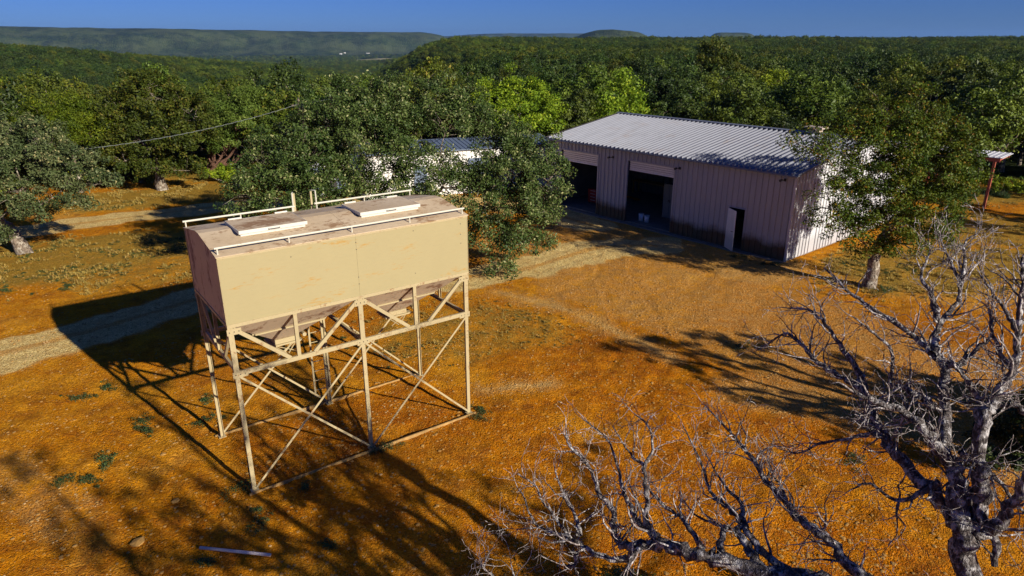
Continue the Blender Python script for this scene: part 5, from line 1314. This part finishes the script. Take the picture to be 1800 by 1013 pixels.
# distant farm buildings in the valley
def farm(x, y, L, W, H, label, nm='farm_building', mat='shedwall', rz=.3):
    z = float(terrain(x, y))
    t = thing(nm, label, 'building', (x, y, z), rz)
    MB().box(-L/2, L/2, -W/2, W/2, -2, H).build('wall', M[mat], t)
    MB().prism([(-L/2-.4, -W/2-.4, H), (-L/2-.4, W/2+.4, H), (-L/2-.4, 0, H+W*.22)], (L+.8, 0, 0)).build('roof', M['shedwall'], t)
    MB().box(-L*.2, L*.2, -W/2-.1, -W/2-.02, 0, H*.7).build('door', M['dark_steel'], t)
farm(-268, 552, 13, 6, 3, 'tiny pale farm shed in a clearing on the green hillside')
for i, (u, r, L, lb) in enumerate(((597, 5000, 34, 'white building cluster under the mesa, leftmost of three specks'), (604, 5050, 26, 'small white building under the mesa, middle of three specks'), (645, 5000, 50, 'long white building below the flat-topped mesa'), (770, 5000, 24, 'lone white house at the right foot of the mesa'))):
    th = math.atan((u-900)/1278.0); farm(r*math.sin(th), r*math.cos(th), L*.45, 8, 4, lb, rz=.1*i)
# ------------------------------------------------------------------ dead trees in front
def dead_tree(label, limbs, seed, trunk_ext, crown_leaves=0, twig_density=1.0, cat='dead tree'):
    rnd = random.Random(seed)
    base = Vector(trunk_ext[0][0][0]) if trunk_ext else Vector(limbs[0][0][0])
    t = thing('dead_tree', label, cat, base)
    tw = Tubes(); fine = Tubes()
    def rot_off(d, ang):
        ax = d.orthogonal().normalized(); ax.rotate(Quaternion(d, rnd.uniform(0, 6.283)))
        v = d.copy(); v.rotate(Quaternion(ax, ang)); return v
    def grow(s, d, L, r, lev):
        """crooked twig, zig-zagging, with side shoots"""
        n = max(4, int(L/.09)) if lev < 2 else 4
        P = [s.copy()]; R = [r]; seg = L/n
        d = d.normalized()
        kids = []
        for i in range(n):
            d = (d + Vector((rnd.gauss(0, 1), rnd.gauss(0, 1), rnd.gauss(.12, 1)))*(.27 if lev < 2 else .32)).normalized()
            P.append(P[-1] + d*seg); R.append(max(r*(1-(i+1)/n*.8), .0034))
            if lev < 3 and i > 0 and rnd.random() < (.62, .52, .42)[lev]:
                kids.append((P[-1].copy(), rot_off(d, rnd.uniform(.5, 1.15)), L*rnd.uniform(.3, .6)*(1-.4*i/n), R[-1]*.62))
        (tw if lev < 1 else fine).path([p-base for p in P], R, 6 if lev < 1 else (4 if lev < 2 else 3), .15 if lev < 1 else 0, rnd.randrange(999))
        for k in kids:
            if k[2] > .07: grow(k[0], k[1], k[2], max(k[3], .0025), lev+1)
    if trunk_ext:
        for pts, r0, r1 in trunk_ext:
            tb = Tubes(); p, r = smooth_path([Vector(q) for q in pts], list(np.linspace(r0, r1, len(pts))), 6, .22, rnd)
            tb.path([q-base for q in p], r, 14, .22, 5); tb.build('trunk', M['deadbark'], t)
    for pts, r0, r1 in limbs:
        n = len(pts); rad = [r0 + (r1-r0)*(i/(n-1))**.85 for i in range(n)]
        p, r = smooth_path([Vector(q) for q in pts], rad, 5, .32, rnd)
        r = [a*(1+.05*math.sin(i*1.1+seed)+rnd.gauss(0, .025)) for i, a in enumerate(r)]
        r = [a*(1+.35*math.exp(-i/4.0)) for i, a in enumerate(r)]
        tb = Tubes(); tb.path([q-base for q in p], r, 12 if r0 > .08 else 8, .16, rnd.randrange(999))
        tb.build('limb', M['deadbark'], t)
        step = sum((Vector(a)-Vector(b)).length for a, b in zip(pts[:-1], pts[1:]))
        m = int(step*6.5*twig_density)
        for _ in range(m):
            f = rnd.random()**.75; i = min(len(p)-2, int(f*(len(p)-1)))
            if r[i] > .2: continue
            d = (p[i+1]-p[i]).normalized()
            v = rot_off(d, rnd.uniform(.55, 1.2)); v.z += .15
            grow(p[i], v, rnd.uniform(.22, .95)*(1.15-.5*f), min(r[i]*.5, rnd.uniform(.007, .022)), 1 if rnd.random() < .62 else 0)
        grow(p[-1], (p[-1]-p[-2]), .35, r1*.8, 1)
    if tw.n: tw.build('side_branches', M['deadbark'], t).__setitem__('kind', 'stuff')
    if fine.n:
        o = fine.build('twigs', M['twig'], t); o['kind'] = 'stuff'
    return t
DA_BASE = [([(6.35, 5.6, -.1), (6.2, 5.8, 1.2), (5.9, 6.3, 2.7), (5.61, 6.77, 3.9), (5.53, 6.84, 4.34), (5.50, 6.95, 4.5)], .22, .10)]
dead_tree('tall bare grey oak with lichened twisting limbs at the right front', DEAD_A[1:], 5, DA_BASE, twig_density=2.1)
DB_BASE = [([(5.3, 4.6, -.1), (5.25, 4.75, 1.2), (5.1, 5.2, 2.4), (4.52, 6.07, 3.48)], .28, .165), ([(5.25, 4.7, .9), (5.2, 5.2, 2.0), (4.9, 5.8, 2.7), (4.45, 6.25, 3.1)], .15, .11)]
LB = list(DEAD_B)
LB[12] = ([(5.2, 5.1, 2.3)] + list(LB[12][0]), LB[12][1], LB[12][2])
dead_tree('low sprawling bare grey oak reaching across the bottom of the view', LB, 9, DB_BASE, twig_density=1.6)

# bare and half-bare trees just outside the view on the sun side, whose shadows fall across the yard
def off_tree(x, y, h, spread, seed, label, leaves, lay=M['oak_rusty'], nm='live_oak', thick=1.0, sb=.25):
    rnd = random.Random(seed); z = float(gz(x, y))
    bl = []
    for k in range(9):
        a = rnd.uniform(0, 6.28); q = spread*math.sqrt(rnd.random())*.8
        bl.append((x+math.cos(a)*q, y+math.sin(a)*q, z+h*rnd.uniform(.55, .92), spread*rnd.uniform(.26, .42)))
    return near_tree(nm, label, bl, [(x, y, z-.1), (x+.1, y, z+h*.18), (x, y+.1, z+h*.36)], [.30*thick, .24*thick, .18*thick], lay, M['bark'], leaves, .12, seed, 'oak tree', twig=1, subs=18, sub=sb, thick=thick)
def bare_off(x, y, h, spread, seed, label, dens, lv=7000):
    rnd = random.Random(seed); z = float(gz(x, y)); L = []
    top = (x+rnd.uniform(-.3, .3), y+rnd.uniform(-.3, .3), z+h*.38)
    for k in range(11):
        a = k*2.4 + rnd.uniform(-.3, .3); q = spread*rnd.uniform(.55, 1.0)
        e = Vector((x+math.cos(a)*q, y+math.sin(a)*q, z+h*rnd.uniform(.62, 1.0)))
        s0 = Vector(top); m1 = s0.lerp(e, .3)+Vector((0, 0, -.15*h*.3)); m2 = s0.lerp(e, .65)+Vector((rnd.gauss(0, .35), rnd.gauss(0, .35), rnd.gauss(0, .25)))
        L.append(([tuple(s0), tuple(m1), tuple(m2), tuple(e)], rnd.uniform(.13, .19), .022))
        for j in range(3):
            f = rnd.uniform(.3, .85); p = m1.lerp(m2, f) if f < .6 else m2.lerp(e, f-.3)
            d = Vector((math.cos(a+rnd.uniform(-1.2, 1.2)), math.sin(a+rnd.uniform(-1.2, 1.2)), rnd.uniform(-.1, .7)))
            q2 = spread*rnd.uniform(.28, .5)
            L.append(([tuple(p), tuple(p+d*q2*.5+Vector((0, 0, .1))), tuple(p+d*q2+Vector((rnd.gauss(0, .2), rnd.gauss(0, .2), .2)))], .075, .015))
    t = dead_tree(label, L, seed, [([(x, y, z-.1), (x+.1, y, z+h*.2), top], .30, .2)], twig_density=dens)
    # clumps of ball moss and last leaves held in the crown
    base = t.location; bl = [(p[-1][0]-base.x, p[-1][1]-base.y, p[-1][2]-base.z, .75) for p, _, _ in L[::2]]
    me, cs, oc = crown_mesh('leaf_clumps', bl, lv, .09, seed, sub=.17, subs=16)
    link('leaf_clumps', me, M['oak_rusty'], t)
bare_off(OFF1[0], OFF1[1], 5.1, 2.3, 41, 'half bare oak beside the bare grey oak, beyond the right edge', 1.1, 17000)
bare_off(OFF2[0], OFF2[1], 9.4, 4.5, 42, 'tall mostly bare oak behind the sprawling bare oak', 1.1, 9500)
bare_off(OFF4[0], OFF4[1], 6.6, 2.3, 47, 'low mostly bare oak beside the foot of the sprawling bare oak', 1.1, 8500)
off_tree(OFF3[0], OFF3[1], 8.0, 3.6, 43, 'leafy oak by the grass at the far right', 26000)

# ------------------------------------------------------------------ undergrowth, bushes, weeds
def bush(x, y, r, h, mat, seed, n, label, ls=.10, nm='bush', cat='bush', group=None):
    z = float(gz(x, y)); rnd = random.Random(seed)
    bl = [(rnd.gauss(0, r*.45), rnd.gauss(0, r*.45), h*rnd.uniform(.25, .65), r*rnd.uniform(.4, .6)) for _ in range(6)]
    me, cs, oc = crown_mesh('foliage', bl, n, ls, seed, sub=.2, subs=20, flat=.8)
    t = thing(nm, label, cat, (x, y, z), 0, group)
    link('foliage', me, mat, t)
    tb = Tubes()
    for c in cs[::4]: tb.path([(0, 0, 0), c*np.array([.6, .6, .45]), c], [.02, .012, .004], 4)
    tb.build('stem', M['bark'], t)
bush(13.2, 14.2, 1.6, 1.6, M['w_dark'], 51, 12000, 'dark leafy bush behind the bare grey oak')
bush(14.8, 16.8, 1.5, 1.3, M['oak'], 52, 9000, 'green bush at the right edge beyond the bare grey oak')
bush(3.1, 8.9, .9, 1.0, M['oak'], 53, 5000, 'small green bush under the limbs of the sprawling bare oak', .07)
bush(4.6, 8.6, 1.0, 1.0, M['oak'], 54, 6000, 'dense green bush under the thick limb of the sprawling bare oak', .07)
bush(2.1, 9.6, .5, 1.3, M['oak'], 55, 2600, 'thin upright bush growing through the sprawling bare oak', .06)
for i, (x, y, r, h) in enumerate(((-21.5, 50.5, 1.5, .9), (-19.0, 51.5, 1.4, .9), (-16.5, 53, 1.5, 1.0), (-27.5, 50.0, 1.4, .9), (-31, 48.5, 1.6, 1.1), (-34, 46.5, 1.8, 1.3), (33.5, 46.5, 1.6, 1.0), (36.5, 45.5, 1.7, 1.1), (31.5, 48.8, 1.5, 1.2), (39.5, 44.0, 1.8, 1.2))):
    bush(x, y, r, h, M['w_mid'] if i % 2 else M['w_yel'], 60+i, 3500, f"low green bush {('right of the short trunked edge oak', 'below the red stemmed mesquite', 'right of the red stemmed mesquite', 'left of the short trunked edge oak', 'behind the grey leaved oak', 'behind the grey leaved oak, leftmost', 'behind the shade roof post', 'right of the shade roof in tall grass', 'tucked behind the shade roof end', 'at the far right woods edge')[i]}", .15)

def weed_mesh(name, n, r, seed, h=.12, ls=.06):
    rg = np.random.default_rng(seed)
    k = max(6, int(r*40)); an = rg.uniform(0, 3.14); c = rg.normal(size=(k, 2))*np.array([r*.55, r*.22])
    c = np.column_stack([c[:, 0]*math.cos(an)-c[:, 1]*math.sin(an), c[:, 0]*math.sin(an)+c[:, 1]*math.cos(an)])
    i = rg.integers(0, k, n); q = rg.random(n)**.6*(.05+.12*rg.random(k))[i]
    a = rg.uniform(0, 6.28, n)
    pos = np.column_stack([c[i, 0]+np.cos(a)*q, c[i, 1]+np.sin(a)*q, rg.random(n)*h*(1-q/.2)*(.3+.9*rg.random(k))[i]+.012])
    nr = rg.normal(size=(n, 3))*.6 + np.array([0, 0, .8])
    return leaf_mesh(name, pos, nr, ls*rg.uniform(.5, 1.4, n), rg.random(n), rg.random(n), .4, rg)
WE = [(-10.22, 14.7, .55, 'weed patch in the dirt left of the front corner leg, largest'), (-10.75, 13.9, .3, 'round weed tuft left of the large weed patch'), (-10.1, 13.75, .3, 'faint weed tuft right of the round one'),
      (-8.5, 16.6, .5, 'weed patch beside the rear left leg of the bin'), (-9.0, 17.8, .35, 'small weed patch behind the rear left leg'), (-12.4, 18.6, .35, 'weed patch in the shadow of the bin legs'), (-12.9, 17.9, .4, 'weed patch at the edge of the bin shadow'),
      (-10.2, 16.4, .4, 'weed patch between the long leg shadows'), (-9.9, 16.0, .3, 'weed tuft just below the long leg shadow'), (-6.5, 13.5, .35, 'weeds round the foot of the front left leg'), (-4.9, 13.6, .22, 'bright weed tuft on the front sill beam'),
      (-3.4, 15.2, .5, 'tall weeds round the foot of the middle front leg'), (-.9, 17.0, .5, 'weeds round the foot of the right front leg'), (-5.6, 12.4, .5, 'dry weeds in front of the front left leg'), (-6.2, 11.1, .25, 'weed tuft touching the white pipe'),
      (-3.9, 11.6, .2, 'single weed tuft in the bare tree shadow'), (-.6, 9.9, .2, 'weed tuft between the pipe and the sprawling bare oak'), (12.2, 30.6, .5, 'grass tuft by the steel door of the barn'), (11.0, 31.9, .45, 'grass tuft along the barn wall left of the steel door'),
      (15.7, 27.0, .8, 'grass round the trunk of the rusty leaved oak'), (-21.3, 27.0, .6, 'green weed patch left of the gravel track'), (-19.0, 27.4, .6, 'dark weed patch near the gravel track'), (-22.8, 25.6, .5, 'low weed patch at the left edge of the field'), (8.6, 14.6, .35, 'yellow weed tuft on red soil left of the bare grey oak'), (7.9, 21.3, .35, 'weed tuft in the yard shadow')]
weeds = []
for i, (x, y, r, lb) in enumerate(WE):
    me = weed_mesh('weed_clump', int(1500*r+120), r, 300+i, .26 if 'tall' in lb or 'grass' in lb else .12, .04)
    o = link('weed_clump', me, M['weed'], None, (x, y, float(gz(x, y))), (0, 0, 0)); tag(o, lb, 'weed'); weeds.append(o)

# dry grass tuft, then the scattered grass
def tuft_mesh(name, n, seed, h=.16, r=.10):
    rg = np.random.default_rng(seed); V = []; F = []
    a = rg.uniform(0, 6.28, n); q = rg.random(n)*r; H = h*rg.uniform(.4, 1.1, n)
    bx, by = np.cos(a)*q, np.sin(a)*q; lean = rg.uniform(.1, .8, n); da = a + rg.normal(0, .5, n)
    tx, ty = bx+np.cos(da)*lean*H, by+np.sin(da)*lean*H
    w = .010; px, py = -np.sin(da)*w, np.cos(da)*w; z0 = np.zeros(n)-.01
    V = np.stack([np.column_stack([bx-px, by-py, z0]), np.column_stack([bx+px, by+py, z0]), np.column_stack([tx+px*.3, ty+py*.3, H]), np.column_stack([tx-px*.3, ty-py*.3, H])], 1).reshape(-1, 3)
    me = fastmesh(name, V, np.arange(4*n).reshape(-1, 4)); attr(me, 'tint', np.repeat(rg.random(n), 4)); attr(me, 'odd', np.repeat(rg.random(n), 4))
    return me
tf = []
for i, (x, y, lb, m) in enumerate(((15.0, 26.3, 'dry grass tuft in front of the rusty leaved oak', 'drygrass'), (-2.6, 21.6, 'dry grass tuft just behind the bin', 'drygrass'), (33.0, 45.0, 'green grass tuft beside the shade roof', 'weed'))):
    o = link('grass_tuft', tuft_mesh('grass_tuft', 40, 400+i, .17 if i < 2 else .55, .10 if i < 2 else .25), M[m], None, (x, y, float(gz(x, y)))); tag(o, lb, 'grass tuft'); tf.append(o)
n = 260000
th = rng.uniform(-46, 46, n)*math.pi/180; r = np.sqrt(rng.uniform(14**2, 57**2, n)); x = r*np.sin(th); y = r*np.cos(th)
_, gs, _, n1, n2 = masks(x, y)
cl = fbm(x/.8+3, y/.8, 3)
keep = rng.random(n) < np.clip(gs*.75*sst(.45, .66, cl), 0, 1)
dx, dy = x-BX, y-BY; a = dx*BD.x+dy*BD.y; b = dx*BN.x+dy*BN.y
keep &= ~((a > -.3) & (a < BL+.2) & (b > -.4) & (b < BW+.2))
x, y = x[keep], y[keep]; m = len(x)
kk = (rng.random(m) < .45).astype(int)
grn = (fbm(x/3, y/3+40, 3) > .55) & (rng.random(m) < .5)
tall = (x > 29) & (y > 44)
kk = np.where(tall, 2, kk); sc = rng.uniform(.25, .75, m)*np.interp(x, [-8, -3, 5, 9], [1, .6, .6, 1])
kk = np.where(grn & ~tall, 3, kk)
scatter('grass', np.column_stack([x, y, gz(x, y)]), kk, rng.uniform(0, 6.28, m), np.where(kk == 3, sc*.55, sc), tf + [weeds[1]])

# ------------------------------------------------------------------ stones
def stone(name, r, seed, mat, flat=.6):
    bm = bmesh.new(); bmesh.ops.create_icosphere(bm, subdivisions=1, radius=r); q = random.Random(seed)
    for v in bm.verts: v.co = Vector((v.co.x*q.uniform(.7, 1.25), v.co.y*q.uniform(.7, 1.2), v.co.z*flat*q.uniform(.7, 1.2)))
    me = bpy.data.meshes.new(name); bm.to_mesh(me); bm.free(); me.materials.append(mat); return me
st = []
for i, (x, y, r, lb, m) in enumerate(((-7.9, 11.7, .16, 'flat ochre rock on the bare dirt at lower left, largest', 'rock'), (-7.75, 13.1, .10, 'small flat ochre rock above the larger one', 'rock'), (-8.9, 14.9, .09, 'ochre stone half sunk beyond the weed patch', 'rock'), (1.3, 13.4, .05, 'white stone on orange dirt in front of the bin', 'pebble'), (-3.2, 14.1, .045, 'pale stone in front of the middle leg', 'pebble'))):
    o = link('stone', stone('stone', r, i, M[m], .45), None, None, (x, y, float(gz(x, y))+r*.1)); tag(o, lb, 'stone'); st.append(o)
n = 65000
th = rng.uniform(-46, 46, n)*math.pi/180; r = 7 + 33*rng.random(n)**1.3; x = r*np.sin(th); y = r*np.cos(th)
gv, gs, rd, n1, n2 = masks(x, y)
keep = rng.random(n) < np.clip(.28 + 1.0*gv + .6*sst(.5, .7, fbm(x/1.5, y/1.5, 3)), 0, 1)
dx, dy = x-BX, y-BY; a = dx*BD.x+dy*BD.y; b = dx*BN.x+dy*BN.y
keep &= ~((a > -.3) & (a < BL+.2) & (b > -.5) & (b < BW+.2))
x, y = x[keep], y[keep]; m = len(x)
g_ = gv[keep]
k = np.where(rng.random(m) < .09 + .5*g_, np.where(rng.random(m) < .5, 3, 4), np.where(rng.random(m) < .5, 1, 2)); s = np.where(k <= 2, .12 + .5*rng.random(m)**3, .18 + .55*rng.random(m)**2.5)
scatter('gravel', np.column_stack([x, y, gz(x, y)]), k, rng.uniform(0, 6.28, m), s, st)

# ------------------------------------------------------------------ pipe on the ground, wire and pole
p0 = Vector((-6.50, 11.50, 0)); p1 = Vector((-4.93, 11.23, 0))
for p in (p0, p1): p.z = float(gz(p.x, p.y)) + .06
o = MB().tube(p0, p1, .032, 12).build('white_pipe', M['pipe'], None, True); tag(o, 'length of white pipe lying on the dirt at the bottom left', 'pipe')
WIRE = WIRE_PTS
def wire_mesh():
    rnd = random.Random(2); tb = Tubes()
    P = []
    for (a, b, sag) in ((WIRE[0], WIRE[1], .12), (WIRE[1], WIRE[2], .35), (WIRE[2], WIRE[3], .2)):
        a, b = Vector(a), Vector(b)
        for i in range(60):
            f = i/60; q = a.lerp(b, f); q.z -= sag*4*f*(1-f); P.append(q)
    P.append(Vector(WIRE[3]))
    tb.path(P, [.011]*len(P), 5)
    # second strand twisted round the first
    Q = []
    for i in range(len(P)-1):
        for f in (0, .25, .5, .75):
            q = P[i].lerp(P[i+1], f); a = (i+f)*2.2; Q.append(q+Vector((0, math.sin(a)*.028, math.cos(a)*.028)))
    tb.path(Q, [.008]*len(Q), 4)
    o = tb.build('power_line', M['wire']); tag(o, 'twisted pale power line sagging across the trees at the left', 'power line')
    for k in (2,):
        x, y, z = WIRE[k]
        g_ = float(terrain(x, y)); t = thing('utility_pole', 'thin weathered utility pole among the treetops carrying the wire', 'utility pole', (x, y, g_))
        MB().tube((0, 0, -.3), (0, 0, z-g_+.35), .13, 10, .09).build('pole_shaft', M['pole'], t)
        MB().box(-.5, .5, -.05, .05, z-g_-.16, z-g_-.04).build('crossarm', M['pole'], t)
        MB().tube((0, 0, z-g_+.36), (0, 0, z-g_+.46), .05, 8).build('cap', M['dark_steel'], t)
wire_mesh()
